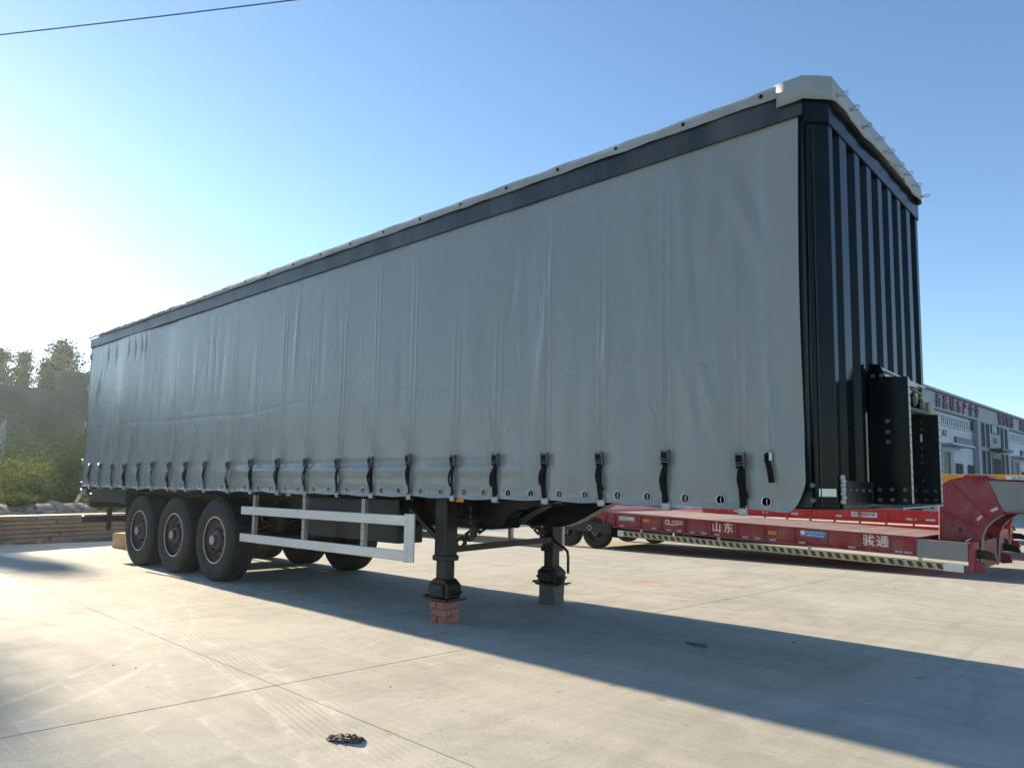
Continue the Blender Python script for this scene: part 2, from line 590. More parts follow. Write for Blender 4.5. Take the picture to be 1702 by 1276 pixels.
# ------------------------------------------------------------------ ground
gb = MB()
gb.add([(-3000, -3000, -0.16), (3000, -3000, -0.16), (3000, 3000, -0.16), (-3000, 3000, -0.16)], [(0, 1, 2, 3)])
tag(gb.build('ground', M_soil, recalc=False), kind='structure')

yard = bpy.data.objects.new('concrete_yard', None)
COL.objects.link(yard)
yard.location = (10.65, -2.07, 0)
yard.rotation_euler = (0, 0, R(-2.4))
# the yard's sub-base, then slabs on it
sb = MB().box(-13.6, 60, -26, 120, -0.155, -0.02)
tag(sb.build('yard_base', mat('joint_dirt', (0.07, 0.062, 0.05), 0.95), yard, local=True))
tag(yard, kind='structure')
SU, SV, JG = 12.0, 12.0, 0.0035
slab_me = MB().box(JG, SU - JG, JG, SV - JG, -0.018, 0.0).mesh('slab', M_conc, bevel=0.003)
for i in range(-1, 4):
    for j in range(-2, 9):
        inst('slab', slab_me, yard, (i * SU, j * SV, 0))
slab2 = MB().box(JG, 1.6 - JG, JG, SV - JG, -0.018, 0.0).mesh('edge_slab', M_conc, bevel=0.003)
for j in range(-2, 9):
    inst('edge_slab', slab2, yard, (-SU - 1.6, j * SV, 0))

# ------------------------------------------------------------------ curtain-side trailer
T = empty('curtain_trailer', (6.8, 1.25, 0), 'grey curtain-sided semi trailer parked on its landing legs and bricks', 'trailer')
ZB, ZT = 1.235, 3.885
STR_X = [12.988, 12.398, 11.822, 11.246, 10.674, 10.127, 9.485, 8.868, 8.248, 7.61, 6.994, 6.328, 5.701, 5.031, 4.446, 3.826, 3.224,
         2.669, 2.103, 1.544, 0.941, 0.423]
# the curtain's cloth
nx, nz = 1700, 250
cx = np.linspace(0.03, 13.415, nx)
cz = np.linspace(ZB, ZT, nz)
XX, ZZ = np.meshgrid(cx, cz, indexing='ij')
D = np.zeros_like(XX)
KA = 1.6  # how deep the creases are


def ridge(x0, z0, a, w, Lz, sl):
    i0 = np.searchsorted(cx, x0 - 4 * w - abs(sl) * 3 * Lz)
    i1 = np.searchsorted(cx, x0 + 4 * w + abs(sl) * 3 * Lz)
    j0 = np.searchsorted(cz, z0 - 3 * Lz)
    j1 = np.searchsorted(cz, z0 + 3 * Lz)
    if i1 <= i0 or j1 <= j0:
        return
    xs, zs = XX[i0:i1, j0:j1], ZZ[i0:i1, j0:j1]
    D[i0:i1, j0:j1] += KA * a * np.exp(-((xs - x0 - sl * (zs - z0)) / w) ** 2) * np.exp(-((zs - z0) / Lz) ** 2)


# broad hang of the sheet
for k in range(26):
    ridge(rng.uniform(0, 13.4), rng.uniform(1.4, 3.9), rng.normal(0, 0.007), rng.uniform(0.25, 0.7), rng.uniform(0.6, 1.6), rng.normal(0, 0.05))
# paired creases above every buckle where the webbing is welded on
for k, sx_ in enumerate(STR_X):
    hh = rng.uniform(0.9, 1.7) if sx_ > 3 else 0.8
    for dx in (-0.034, 0.034):
        i0 = np.searchsorted(cx, sx_ + dx - 0.08)
        i1 = np.searchsorted(cx, sx_ + dx + 0.08)
        prof = np.clip((ZZ[i0:i1] - 1.6) * 6, 0, 1) * np.clip((1.6 + 2 * hh * 0.8 - ZZ[i0:i1]) / 0.6, 0, 1)
        D[i0:i1] += (0.0042 + 0.0022 * rng.random()) * np.exp(-((XX[i0:i1] - sx_ - dx) / 0.010) ** 2) * prof
    ridge(sx_, 1.62, -0.008, 0.10, 0.22, 0)
    ridge(sx_ + 0.3, 1.5, 0.007, 0.18, 0.2, 0)
# pulls fanning out of the buckles
for sx_ in STR_X:
    for k in range(3):
        sl = rng.choice([-1, 1]) * rng.uniform(0.15, 0.55)
        ridge(sx_ + sl * 0.25, 1.64 + 0.25, 0.0022 * rng.uniform(0.4, 1.2), 0.012, 0.16, sl)
# long soft vertical folds
for k in range(70):
    x0 = rng.uniform(0.3, 13.2)
    ridge(x0, rng.uniform(1.8, 3.3), rng.choice([-1, 1]) * rng.uniform(0.0012, 0.0036), rng.uniform(0.025, 0.09), rng.uniform(0.25, 0.6), rng.normal(0, 0.03))
# folding creases across the sheet at three heights, with short puckers
for zc, amp in ((2.30, 1.0), (3.02, 0.55), (2.72, 0.25)):
    zline = zc + 0.03 * np.sin(cx * 0.9) + 0.015 * np.sin(cx * 2.7 + 1)
    D += -0.0012 * amp * np.exp(-((ZZ - zline[:, None]) / 0.016) ** 2)
    for sgn in (-1, 1):
        x0 = 0.15
        while x0 < 13.3:
            am = amp * (0.55 + 0.45 * math.sin(x0 * 1.7 + zc * 5 + sgn)) * rng.uniform(0.25, 1.0)
            Lz = rng.uniform(0.03, 0.075)
            ridge(x0, zc + 0.03 * math.sin(x0 * 0.9) + sgn * (0.02 + Lz), 0.0030 * am, rng.uniform(0.008, 0.014), Lz, rng.normal(0.06 * sgn, 0.08))
            x0 += rng.uniform(0.035, 0.085)
    for k in range(int(60 * amp)):
        x0 = rng.uniform(0.2, 13.3)
        ridge(x0, zc + rng.choice([-1, 1]) * rng.uniform(0.12, 0.22), rng.normal(0, 0.0022) * amp, rng.uniform(0.012, 0.03), rng.uniform(0.08, 0.2), rng.normal(0, 0.08))
# drapes near the front edge, pulled down and forward
for k in range(16):
    ridge(rng.uniform(12.5, 13.25), rng.uniform(1.7, 3.5), rng.uniform(0.004, 0.011) * rng.choice([-1, 1, 1]), rng.uniform(0.03, 0.08),
          rng.uniform(0.2, 0.5), rng.uniform(-0.45, 0.02))
for k in range(30):
    ridge(rng.uniform(10.8, 13.0), rng.uniform(1.8, 3.6), rng.normal(0, 0.0045), rng.uniform(0.03, 0.09), rng.uniform(0.2, 0.55), rng.uniform(-0.1, 0.3))
# rear end: fan of pulls from the tensioner and the long hanging loops near the top
for k in range(9):
    ridge(0.12 + 0.10 * k * rng.uniform(0.6, 1), rng.uniform(1.7, 3.2), rng.uniform(0.004, 0.008), 0.02, 0.25, 0.35)
for x0, s_ in ((1.9, 0.12), (2.2, -0.12), (2.62, 0.05), (2.45, -0.04), (0.9, 0.02), (1.3, 0.02)):
    ridge(x0, 3.62, -0.010, 0.035, 0.16, s_)
# bulging hem band between the straps
band = np.exp(-((ZZ - 1.50) / 0.055) ** 2) * 0.016 - np.exp(-((ZZ - 1.585) / 0.03) ** 2) * 0.010 + np.exp(-((ZZ - 1.36) / 0.05) ** 2) * 0.006
hemk = np.clip((11.2 - cx) / 1.5, 0, 1) * np.clip((cx - 5.2) / 1.5, 0.15, 1)
wob = 0.75 + 0.35 * np.sin(cx * 3.1) + 0.2 * np.sin(cx * 7.7)
D += 1.4 * band * (hemk * wob)[:, None]
hem = 0.010 * np.exp(-((ZZ - ZB) / 0.03) ** 2) * (1 + 0.6 * np.sin(cx * 10.4))[:, None]
D += hem
# torn lower front corner
Zg = ZZ.copy()
corner = np.clip((cx - 13.27) / 0.145, 0, 1)
lift = 0.17 * corner ** 2.2
tfac = np.clip(1 - (ZZ - ZB) / 0.5, 0, 1)
Zg += lift[:, None] * tfac
Zg += (0.006 * np.sin(cx * 10.7) + 0.004 * np.sin(cx * 4.1) - 0.022 * np.clip((cx - 12) / 1.2, 0, 1))[:, None] * tfac
D += 0.02 * (corner ** 2)[:, None] * tfac
# the front edge leans a little and bows
Xg = XX + (0.02 * np.sin((ZZ - ZB) / (ZT - ZB) * math.pi)) * -(np.clip((XX - 12.6) / 0.8, 0, 1) ** 2)
P = np.stack([Xg, -D, Zg], -1) - np.array(T.location)
cm = grid_mesh('curtain', P[::-1], M_curtain)
curtain = bpy.data.objects.new('curtain', cm)
COL.objects.link(curtain)
curtain.parent = T
curtain['label'] = 'grey plastic side curtain with folds and puckers'


def curt_y(x, z):
    i = min(max(int(np.searchsorted(cx, x)), 0), nx - 1)
    j = min(max(int(np.searchsorted(cz, z)), 0), nz - 1)
    return -float(D[i, j])


# far curtain, plain
xs = np.linspace(0.03, 13.41, 90)
zs = np.linspace(ZB, ZT, 14)
X2, Z2 = np.meshgrid(xs, zs, indexing='ij')
P2 = np.stack([X2, 2.5 + 0.006 * np.sin(X2 * 9) * np.sin(Z2 * 2), Z2], -1) - np.array(T.location)
fc = bpy.data.objects.new('far_curtain', grid_mesh('far_curtain', P2, M_curtain))
COL.objects.link(fc)
fc.parent = T

# straps: webbing > buckle, hook. three shapes of webbing


def strap_mesh(k):
    g = random.Random(k)
    w = 0.024
    b = MB()
    n = 9
    tw = g.uniform(-0.014, 0.014)
    tail = g.choice((0.0, 0.0, -0.02, 0.025, -0.012))
    zb = 0.035
    for side in (0, 1):  # front tail and rear run of the doubled webbing
        vs = []
        for i in range(n):
            t = i / (n - 1)
            z = 0.36 * (1 - t) + zb * t if side else 0.30 * (1 - t) + (zb + 0.06 + 0.03 * g.random()) * t
            bow = math.sin(t * math.pi)
            y = -0.012 - 0.014 * bow if side else -0.022 - 0.020 * bow
            xo = tw * math.sin(t * 2.6) + (0 if side else -0.012 * bow + tail * t)
            tilt = 0.006 * math.sin(t * 3 + k)
            for th in (0, 0.003):
                vs.append((xo - w, y + th - tilt, z))
                vs.append((xo + w, y + th + tilt, z))
        fs = []
        for i in range(n - 1):
            a, c = 4 * i, 4 * i + 4
            fs += [(a, a + 1, c + 1, c), (a + 2, c + 2, c + 3, a + 3), (a, c, c + 2, a + 2), (a + 1, a + 3, c + 3, c + 1)]
        fs += [(0, 2, 3, 1), (4 * n - 4, 4 * n - 3, 4 * n - 1, 4 * n - 2)]
        b.add(vs, fs)
    return b.mesh('strap', M_web, smooth=True)


strap_mes = [strap_mesh(k) for k in range(11)]
bk = MB()
for sx_ in (-0.031, 0.031):
    bk.box(sx_ - 0.003, sx_ + 0.003, -0.034, -0.006, 0.31, 0.425)
bk.box(-0.028, 0.028, -0.030, -0.024, 0.35, 0.362)
bk.box(-0.028, 0.028, -0.036, -0.030, 0.375, 0.42)
bk.tube([(-0.034, -0.02, 0.408), (0.034, -0.02, 0.408)], 0.006, 6)
bk.tube([(-0.034, -0.026, 0.335), (0.034, -0.026, 0.335)], 0.006, 6)
bk.cur = 1
bk.box(-0.026, 0.026, -0.043, -0.0365, 0.355, 0.405)
buckle_me = bk.mesh('buckle', [M_buckle, M_web], bevel=0.0015)
hk = MB()
hk.box(-0.030, 0.030, -0.018, -0.010, -0.012, 0.03)
hk.box(-0.030, 0.030, -0.018, 0.03, -0.020, -0.0125)
hk.box(-0.034, -0.028, -0.022, -0.006, -0.01, 0.05)
hk.box(0.028, 0.034, -0.022, -0.006, -0.01, 0.05)
hook_me = hk.mesh('hook', M_galv, bevel=0.002)
for k, sx_ in enumerate(STR_X):
    zz = 1.226 if k > 1 else (1.196, 1.214)[k]
    yy = curt_y(sx_, 1.35) - 0.004
    st = inst('strap', strap_mes[(k * 4) % 11], T, Vector((sx_, yy, zz)) - T.location, (0, R(random.uniform(-2.6, 2.6)), R(random.uniform(-7, 7))), (1, random.uniform(0.9, 1.25), random.uniform(0.955, 1.045)))
    inst('buckle', buckle_me, st, (0, 0, 0))
    inst('hook', hook_me, st, (0, 0, 0))
# loose pull strap near the front
ps = MB()
pts = [(13.187, 1.60), (13.172, 1.585), (13.175, 1.54), (13.188, 1.49), (13.196, 1.44), (13.2, 1.40)]
for i in range(len(pts) - 1):
    (xa, za), (xb, zb_) = pts[i], pts[i + 1]
    ps.hexa([(xa - .02, -.035, za), (xa + .02, -.035, za), (xa + .02, -.030, za), (xa - .02, -.030, za),
             (xb - .02, -.037, zb_), (xb + .02, -.037, zb_), (xb + .02, -.032, zb_), (xb - .02, -.032, zb_)])
pst = ps.build('pull_strap', M_web, T)
MB().box(13.187, 13.207, -0.045, -0.02, 1.545, 1.60).build('clip', M_lip, pst, bevel=0.003)

# eyelets in the hem, one mesh
ey = MB()
n = 20
ey.lathe([(0.029, 0.0), (0.028, -0.006), (0.024, -0.007), (0.0215, -0.004), (0.0215, 0.003)], (0, 0, 0), 'y', n)
ey.cur = 1
ey.lathe([(0.0217, -0.0015), (0.0, -0.0015)], (0, 0, 0), 'y', n)
ey.cur = 0
ey.tube([(0.004, -0.004, -0.016), (0.004, -0.010, -0.006), (0.004, -0.010, 0.006), (0.004, -0.004, 0.016)], 0.002, 6)
ey_me = ey.mesh('eyelet', [M_lip, M_stripeK], smooth=True)
sxs = [13.60] + STR_X
for a, b in zip(sxs[:-1], sxs[1:]):
    for t in (0.28, 0.74):
        x = a + (b - a) * t
        if x < 13.2:
            zz = 1.295 if x < 12 else 1.295 - 0.018 * (x - 12)
            inst('eyelet', ey_me, curtain, Vector((x, curt_y(x, zz) - 0.001, zz)) - T.location, (0, 0, 0), (1.3, 1, 1.3))

# deck, side rails, cant rails, bulkhead
MB().box(0.02, 13.50, 0.06, 2.44, 1.395, 1.43).build('deck_floor', M_chassis, T)
MB().box(0.0, 13.45, 0.022, 0.058, 1.245, 1.345).build('side_rail', M_chassis, T)
MB().box(0.0, 13.45, 2.442, 2.478, 1.245, 1.345).build('side_rail', M_chassis, T)
tr = MB()
tr.prism([(-0.026, 3.862), (-0.022, 4.035), (0.05, 4.035), (0.05, 3.90), (0.012, 3.895), (0.012, 3.862)], 'x', -0.03, 13.45)
tr.build('cant_rail', M_rail, T, bevel=0.004)
MB().box(-0.03, 13.45, 2.45, 2.525, 3.865, 4.035).build('cant_rail', M_rail, T)

# roof tarp: sheet, side skirt with a wavy lower edge, and the front flap
tb = MB()
NS = 500
vs, fs = [], []
for i in range(NS + 1):
    x = -0.06 + (13.44 + 0.06) * i / NS
    k = (x % 0.602) / 0.602
    sag = 0.007 * math.sin(k * math.pi) ** 2
    wob_ = 0.003 * math.sin(x * 3.3) + 0.002 * math.sin(x * 8.1) + 0.003 * math.sin(x * 17) + 0.0015 * math.sin(x * 41)
    low = 4.024 + 0.007 * abs(math.sin(x * math.pi / 0.602)) + 0.010 * math.sin(x * 2.1 + 1) * max(0, 1 - x / 6)
    crown = 4.118 - sag
    yo = -0.045 - wob_
    vs += [(x, yo + 0.003, low), (x, yo, low + 0.004), (x, yo - 0.006 + wob_, 4.075), (x, -0.035 + wob_ * 0.5, crown - 0.004), (x, 0.03, crown + 0.004),
           (x, 1.25, 4.125 - sag * 1.5), (x, 2.47, crown), (x, 2.545 + wob_, 4.09), (x, 2.55 + wob_, low)]
nr = 9
for i in range(NS):
    for j in range(nr - 1):
        fs.append((i * nr + j, (i + 1) * nr + j, (i + 1) * nr + j + 1, i * nr + j + 1))
tb.add(vs, fs)
tarp = tb.build('roof_tarp', M_tarp, T, smooth=True)
tarp['label'] = 'pale roof tarpaulin with a scalloped skirt'
dot = MB().lathe([(0.015, 0.004), (0.015, -0.003), (0.009, -0.006), (0.0, -0.006)], (0, 0, 0), 'y', 12).mesh('tarp_button', M_web, smooth=True)
for k in range(22):
    x = 13.18 - 0.602 * k
    inst('tarp_button', dot, tarp, Vector((x, -0.053, 4.070)) - T.location)
# front flap going round the chamfered corners
flap = [(13.29, -0.052), (13.47, -0.052), (13.612, 0.088), (13.618, 1.25), (13.612, 2.412), (13.47, 2.552), (13.29, 2.552)]
fb = MB()
vs, fs = [], []
NP = []
for (a, b) in zip(flap[:-1], flap[1:]):
    m = max(2, int((Vector(b) - Vector(a)).length / 0.06))
    NP += [(a[0] + (b[0] - a[0]) * t / m, a[1] + (b[1] - a[1]) * t / m) for t in range(m)]
NP.append(flap[-1])
for i, (x, y) in enumerate(NP):
    wv = 0.004 + 0.003 * math.sin(y * 9 + x * 5) + 0.002 * math.sin(y * 23)
    nxo = wv if 0.1 < y < 2.4 else 0
    lowz = 3.952 + (0.008 * math.sin(y * 5.2 + .6) + 0.018 * max(0, math.sin((y - .9) * 2.4)) if 0.1 < y < 2.4 else 0)
    vs += [(x + nxo * 2, y, lowz), (x + nxo, y, 4.03), (x, y, 4.055), (x - 0.004, y, 4.118), (x - 0.10, min(max(y, 0.04), 2.46), 4.128)]
    vs[-5:] = [tuple(c_ + random.uniform(-.0022, .0022) for c_ in q_) for q_ in vs[-5:]]
for i in range(len(NP) - 1):
    for j in range(4):
        fs.append((i * 5 + j, (i + 1) * 5 + j, (i + 1) * 5 + j + 1, i * 5 + j + 1))
fb.add(vs, fs)
flapo = fb.build('front_flap', M_tarp, T, smooth=True)
md = flapo.modifiers.new('thick', 'SOLIDIFY')
md.thickness = 0.004
lp = MB()
ring = [(0.004, 0, 0.0), (0.03, 0.003, 0.012), (0.058, 0.004, 0.010), (0.066, 0.003, -0.006), (0.052, 0.002, -0.02), (0.03, 0, -0.014), (0.01, 0, -0.004)]
lp.tube(ring, 0.0035, 6)
lp.lathe([(0.016, 0.0), (0.014, 0.006), (0.0, 0.006)], (0, 0, 0), 'x', 10)
lp_me = lp.mesh('wire_loop', M_galv, smooth=True)
for k in range(9):
    y = 0.17 + k * 0.275
    inst('wire_loop', lp_me, flapo, Vector((13.622, y, 4.015 + 0.01 * math.sin(k * 2.2))) - T.location, (R(random.uniform(-25, 25)), 0, R(random.uniform(-25, 15))))

# front header beam, corner posts, corrugated bulkhead
MB().prism([(13.452, -0.02), (13.47, -0.02), (13.585, 0.095), (13.585, 2.405), (13.47, 2.52), (13.452, 2.52)], 'z', 3.80, 4.045).build('header_beam', M_navy, T, bevel=0.006)
for sgn, y0 in ((1, 0.0), (-1, 2.5)):
    pp = [(13.435, y0 + sgn * 0.03), (13.452, y0 + sgn * 0.012), (13.470, y0 + sgn * 0.0), (13.574, y0 + sgn * 0.108), (13.574, y0 + sgn * 0.185),
          (13.53, y0 + sgn * 0.20), (13.53, y0 + sgn * 0.14), (13.435, y0 + sgn * 0.05)]
    if sgn < 0:
        pp = pp[::-1]
    cp = MB().prism(pp, 'z', 1.24, 3.80).build('corner_post', M_navy, T, bevel=0.004)
    sa, sb_ = Vector((13.500, y0 + sgn * 0.026)), Vector((13.506, y0 + sgn * 0.032))
    MB().bar((13.497, y0 + sgn * 0.022, 1.26), (13.497, y0 + sgn * 0.022, 3.79), 0.006, 0.012, (1, -sgn, 0)).build('seam', M_black, cp)
MB().box(13.20, 13.433, 0.036, 0.048, 1.25, 3.86).build('gap_filler', M_black, T)  # dark filler plate added to block the bright gap beside the curtain
RIB = [(0.32, 0.46), (0.64, 0.75), (0.92, 1.03), (1.20, 1.30), (1.47, 1.57), (1.74, 1.83), (2.02, 2.13)]
prof = [(13.535, 0.205)]
for (a, b) in RIB:
    prof += [(13.535, a - 0.035), (13.575, a), (13.575, b), (13.535, b + 0.035)]
prof += [(13.535, 2.295)]
# each trough and each rib is a panel of its own, folded from sheet
tks = 0.004
for i in range(len(prof) - 1):
    (xa, ya), (xb, yb) = prof[i], prof[i + 1]
    if abs(xa - xb) < 1e-6:
        nm = 'rib_face' if xa > 13.55 else 'trough_face'
    else:
        nm = 'rib_flank'
    MB().prism([(xa, ya), (xb, yb), (xb - tks, yb), (xa - tks, ya)], 'z', 1.24, 3.82).build(nm, M_navy, T)
# sill under the bulkhead and front skirt
MB().prism([(13.30, 0.03), (13.47, 0.03), (13.59, 0.15), (13.59, 2.35), (13.47, 2.47), (13.30, 2.47)], 'z', 1.232, 1.2395).build('front_sill', M_black, T, bevel=0.005)
sp = MB().box(13.578, 13.588, 0.16, 2.34, 1.2405, 1.42).build('kick_plate', M_black, T, bevel=0.002)
bolt = MB().lathe([(0.014, 0.0), (0.014, 0.006), (0.010, 0.011), (0.0, 0.011)], (0, 0, 0), 'x', 10).mesh('bolt', M_buckle, smooth=True)
for y in (0.28, 0.42, 0.56, 0.70):
    inst('bolt', bolt, sp, Vector((13.588, y, 1.36)) - T.location)
r2 = 1 / math.sqrt(2)
for (x, y, z, rz) in ((13.455, -0.002, 1.385, -90), (13.455, -0.002, 1.29, -90)):
    inst('bolt', bolt, T, Vector((x, y, z)) - T.location, (0, 0, R(rz)), (1.3, 1.3, 1.3))
pl = MB().prism([(13.485, 0.013), (13.565, 0.093), (13.569, 0.089), (13.489, 0.009)], 'z', 1.315, 1.365).build('maker_plate', M_lip, T)
ch = MB()
for k in range(7):
    ch.lathe([(0.012, -0.016), (0.018, -0.008), (0.018, 0.008), (0.012, 0.016)], (13.592 + 0.004 * (k % 2), 0.135 + 0.003 * (k % 3), 1.44 - 0.026 * k), 'z', 8)
ch.build('chain', M_galv, T, smooth=True)

# two side plates of the coupling frame on the bulkhead with air connections between
for (y, zt, d0, hsh) in ((0.76, 2.15, 0.245, True), (1.74, 1.97, 0.215, False)):
    b = MB()
    x0, x1 = 13.59, 13.59 + d0
    if hsh:
        b.prism([(x0, 1.268), (x1, 1.268), (x1, zt), (x0 + 0.11, zt + 0.01), (x0 + 0.075, zt + 0.10), (x0, zt + 0.115)], 'y', y, y + 0.008)
    else:
        b.prism([(x0, 1.268), (x1, 1.268), (x1, zt), (x0, zt + 0.02)], 'y', y, y + 0.008)
    b.box(x1 - 0.002, x1 + 0.004, y - 0.002, y + 0.045, 1.268, zt)
    ps_ = b.build('side_plate', M_navy if hsh else M_black, T, bevel=0.001)
    fl = MB().box(x1 + 0.0045, x1 + 0.0075, y + 0.002, y + 0.042, 1.28, zt - 0.01).build('edge_strip', M_galv, ps_)
    hole = MB()
    z = 1.36
    while z < zt - 0.05:
        hole.lathe([(0.008, 0), (0.008, 0.001), (0, 0.001)], (x1 + 0.0078, y + 0.022, z), 'x', 8)
        z += 0.055
    hole.build('punched_holes', M_stripeK, ps_)
    for dx in ((0.05, 0.13, 0.21) if hsh else (0.04, 0.11, 0.18)):
        for zz in (1.30, 1.37):
            inst('bolt', bolt, ps_, Vector((x0 + dx, y - 0.001, zz)) - T.location, (0, 0, R(-90)), (1.1, 1.1, 1.1))
    if hsh:
        for zz in (1.70, 1.77, 1.845):
            inst('bolt', bolt, ps_, Vector((x0 + 0.115, y - 0.001, zz)) - T.location, (0, 0, R(-90)), (1.25, 1.25, 1.25))
        for dx in (0.03, 0.085):
            inst('bolt', bolt, ps_, Vector((x0 + dx, y - 0.001, zt + 0.02)) - T.location, (0, 0, R(-90)), (1.1, 1.1, 1.1))
    else:
        for zz in (1.45, 1.59, 1.65, 1.71, 1.86, 1.92):
            inst('bolt', bolt, ps_, Vector((x0 + 0.10, y - 0.001, zz)) - T.location, (0, 0, R(-90)), (0.8, 0.8, 0.8))
        MB().box(x0 + 0.09, x0 + 0.105, y - 0.004, y - 0.001, 1.76, 1.82).build('label_strip', M_white, ps_)
cpn = MB().box(13.592, 13.604, 0.80, 2.05, 1.95, 2.22).build('connector_panel', M_plate, T, bevel=0.002)
MB().box(13.592, 13.66, 0.80, 2.06, 2.225, 2.238).build('rain_shelf', M_galv, cpn)
MB().bar((13.63, 0.80, 2.19), (13.76, 1.3, 2.15), 0.03, 0.03).build('support_arm', M_galv, cpn)
for k, (y, z, m_) in enumerate(((1.0, 2.05, M_black), (1.2, 2.05, M_hose), (1.42, 2.06, M_hose), (1.62, 2.04, M_black), (1.88, 2.04, M_glad))):
    c = MB()
    c.lathe([(0.045, 0.0), (0.045, 0.05), (0.035, 0.06), (0.05, 0.075), (0.05, 0.12), (0.03, 0.135), (0, 0.135)], (13.605, y, z), 'x', 14)
    c.tube([(13.62, y, z + 0.04), (13.66, y + 0.02, z + 0.10), (13.66, y + 0.08, z + 0.12)], 0.012, 6)
    c.build('air_coupling', m_, cpn, smooth=True)
hb = MB()
hb.tube([(13.70, 0.82, 2.02), (13.72, 1.0, 1.985), (13.71, 1.3, 1.98), (13.72, 1.6, 1.985), (13.70, 1.95, 2.0)], 0.022, 8)
hb.tube([(13.64, 0.85, 2.12), (13.70, 1.1, 2.17), (13.71, 1.5, 2.14), (13.66, 1.9, 2.16)], 0.012, 6)
hb.build('air_hose', M_hose, cpn, smooth=True)
# cardboard-like sheet lying across the plates' foot
gs = MB().hexa([(13.60, 0.78, 1.242), (13.82, 0.62, 1.240), (13.82, 1.76, 1.258), (13.60, 1.76, 1.258),
                (13.60, 0.78, 1.252), (13.82, 0.62, 1.250), (13.82, 1.76, 1.266), (13.60, 1.76, 1.266)])
gs.build('step_plate', M_galv, T)

# rear frame
rf = MB()
rf.box(-0.045, 0.0, 0.0, 2.5, 1.20, 1.33)
rf.box(-0.045, 0.0, 0.0, 2.5, 3.86, 4.03)
rf.box(-0.045, 0.025, 0.004, 0.09, 1.3305, 3.8595)
rf.box(-0.045, 0.025, 2.41, 2.496, 1.3305, 3.8595)
rf.build('rear_frame', M_rail, T, bevel=0.004)
for y0 in (0.095, 1.255):
    dr = MB().box(-0.03, -0.005, y0, y0 + 1.15, 1.34, 3.85).build('rear_door', M_white, T, bevel=0.004)
    MB().tube([(-0.055, y0 + 0.4, 1.36), (-0.055, y0 + 0.4, 3.83)], 0.014, 8).build('lock_bar', M_galv, dr, smooth=True)
for z in (1.7, 2.4, 3.1, 3.7):
    MB().box(-0.06, 0.0, -0.012, 0.012, z - 0.05, z + 0.05).build('hinge', M_galv, T, bevel=0.003)
ub = MB().box(-0.04, 0.05, 0.06, 2.44, 0.585, 0.70).build('underrun_bumper', M_chassis, T, bevel=0.006)
for y in (0.5, 2.0):
    MB().box(0.0, 0.10, y - 0.03, y + 0.03, 0.43, 1.17).build('bumper_post', M_timber if False else M_chassis, T)
lb = MB().box(-0.02, 0.06, 0.16, 2.34, 0.86, 1.115).build('lamp_bar', M_chassis, T, bevel=0.004)
for y in (0.45, 2.05):
    MB().box(-0.035, -0.021, y - 0.2, y + 0.2, 0.93, 1.05).build('tail_lamp', M_redlens, lb)
bkt = MB().bar((-0.03, 0.0, 1.10), (-0.10, -0.04, 0.95), 0.05, 0.012, (1, 0, 0))
bkt.build('corner_bracket', M_white, T)
MB().box(-0.05, 0.10, 0.0, 0.06, 1.09, 1.198).build('corner_casting', M_galv, T, bevel=0.006)

# chassis: two main beams with a neck, cross members
for y in (0.72, 1.78):
    b = MB()
    pr = [(0.1, 0.93), (9.9, 0.93)]
    for k in range(9):
        t = k / 8
        pr.append((10.0 + 0.95 * t, 0.93 + 0.315 * (3 * t * t - 2 * t ** 3)))
    pr += [(13.40, 1.245), (13.40, 1.365), (0.1, 1.365)]
    b.prism(pr, 'y', y - 0.006, y + 0.006)
    bo = b.build('main_beam', M_chassis, T)
    f = MB()
    low = pr[:-2]
    for (a, c) in zip(low[:-1], low[1:]):
        f.hexa([(a[0], y - 0.07, a[1] - 0.014), (c[0], y - 0.07, c[1] - 0.014), (c[0], y + 0.07, c[1] - 0.014), (a[0], y + 0.07, a[1] - 0.014),
                (a[0], y - 0.07, a[1]), (c[0], y - 0.07, c[1]), (c[0], y + 0.07, c[1]), (a[0], y + 0.07, a[1])])
    f.box(0.1, 13.4, y - 0.07, y + 0.07, 1.3655, 1.38)
    f.build('flange', M_chassis, bo)
for k in range(27):
    x = 0.35 + k * 0.5
    MB().box(x - 0.03, x + 0.03, 0.062, 2.438, 1.3805, 1.394).build('cross_member', M_chassis, T)
for x in (1.3, 6.4, 8.4, 9.68):
    MB().box(x - 0.05, x + 0.05, 0.728, 1.772, 0.95, 1.20).build('brace_member', M_chassis, T)
# coupling plate with kingpin
kp = MB().box(11.3, 13.35, 0.45, 2.05, 1.226, 1.2302).build('coupling_plate', M_chassis, T)
MB().lathe([(0.06, 1.2255), (0.045, 1.22), (0.045, 1.20), (0.05, 1.19), (0.0, 1.19)], (12.3, 1.6, 0), 'z', 16).build('kingpin', M_galv, kp, smooth=True)
# side skirt web behind the guards: tool box and air tank
MB().box(7.0, 8.9, 0.34, 0.70, 0.72, 1.20).build('tool_box', M_chassis, T, bevel=0.01)
MB().lathe([(0.0, 6.2), (0.10, 6.21), (0.15, 6.27), (0.15, 6.9), (0.10, 6.96), (0.0, 6.97)], (0, 1.25, 0.90), 'x', 20).build('air_tank', M_chassis, T, smooth=True)

# wheels
WR = 0.56


def tyre_prof():
    # (radius, y) with y 0 at the outer side wall, growing inward
    p = [(0.318, 0.055), (0.33, 0.030), (0.37, 0.014), (0.43, 0.004), (0.48, 0.006), (0.52, 0.018), (0.545, 0.035)]
    y0, y1 = 0.045, 0.335
    p.append((WR - 0.004, y0))
    for k in range(5):
        a = y0 + 0.035 + k * 0.056
        p += [(WR, a - 0.022), (WR, a), (WR - 0.013, a + 0.003), (WR - 0.013, a + 0.012), (WR, a + 0.015)]
    p += [(WR - 0.004, y1), (0.545, 0.345), (0.50, 0.372), (0.43, 0.376), (0.35, 0.36), (0.318, 0.33)]
    return p


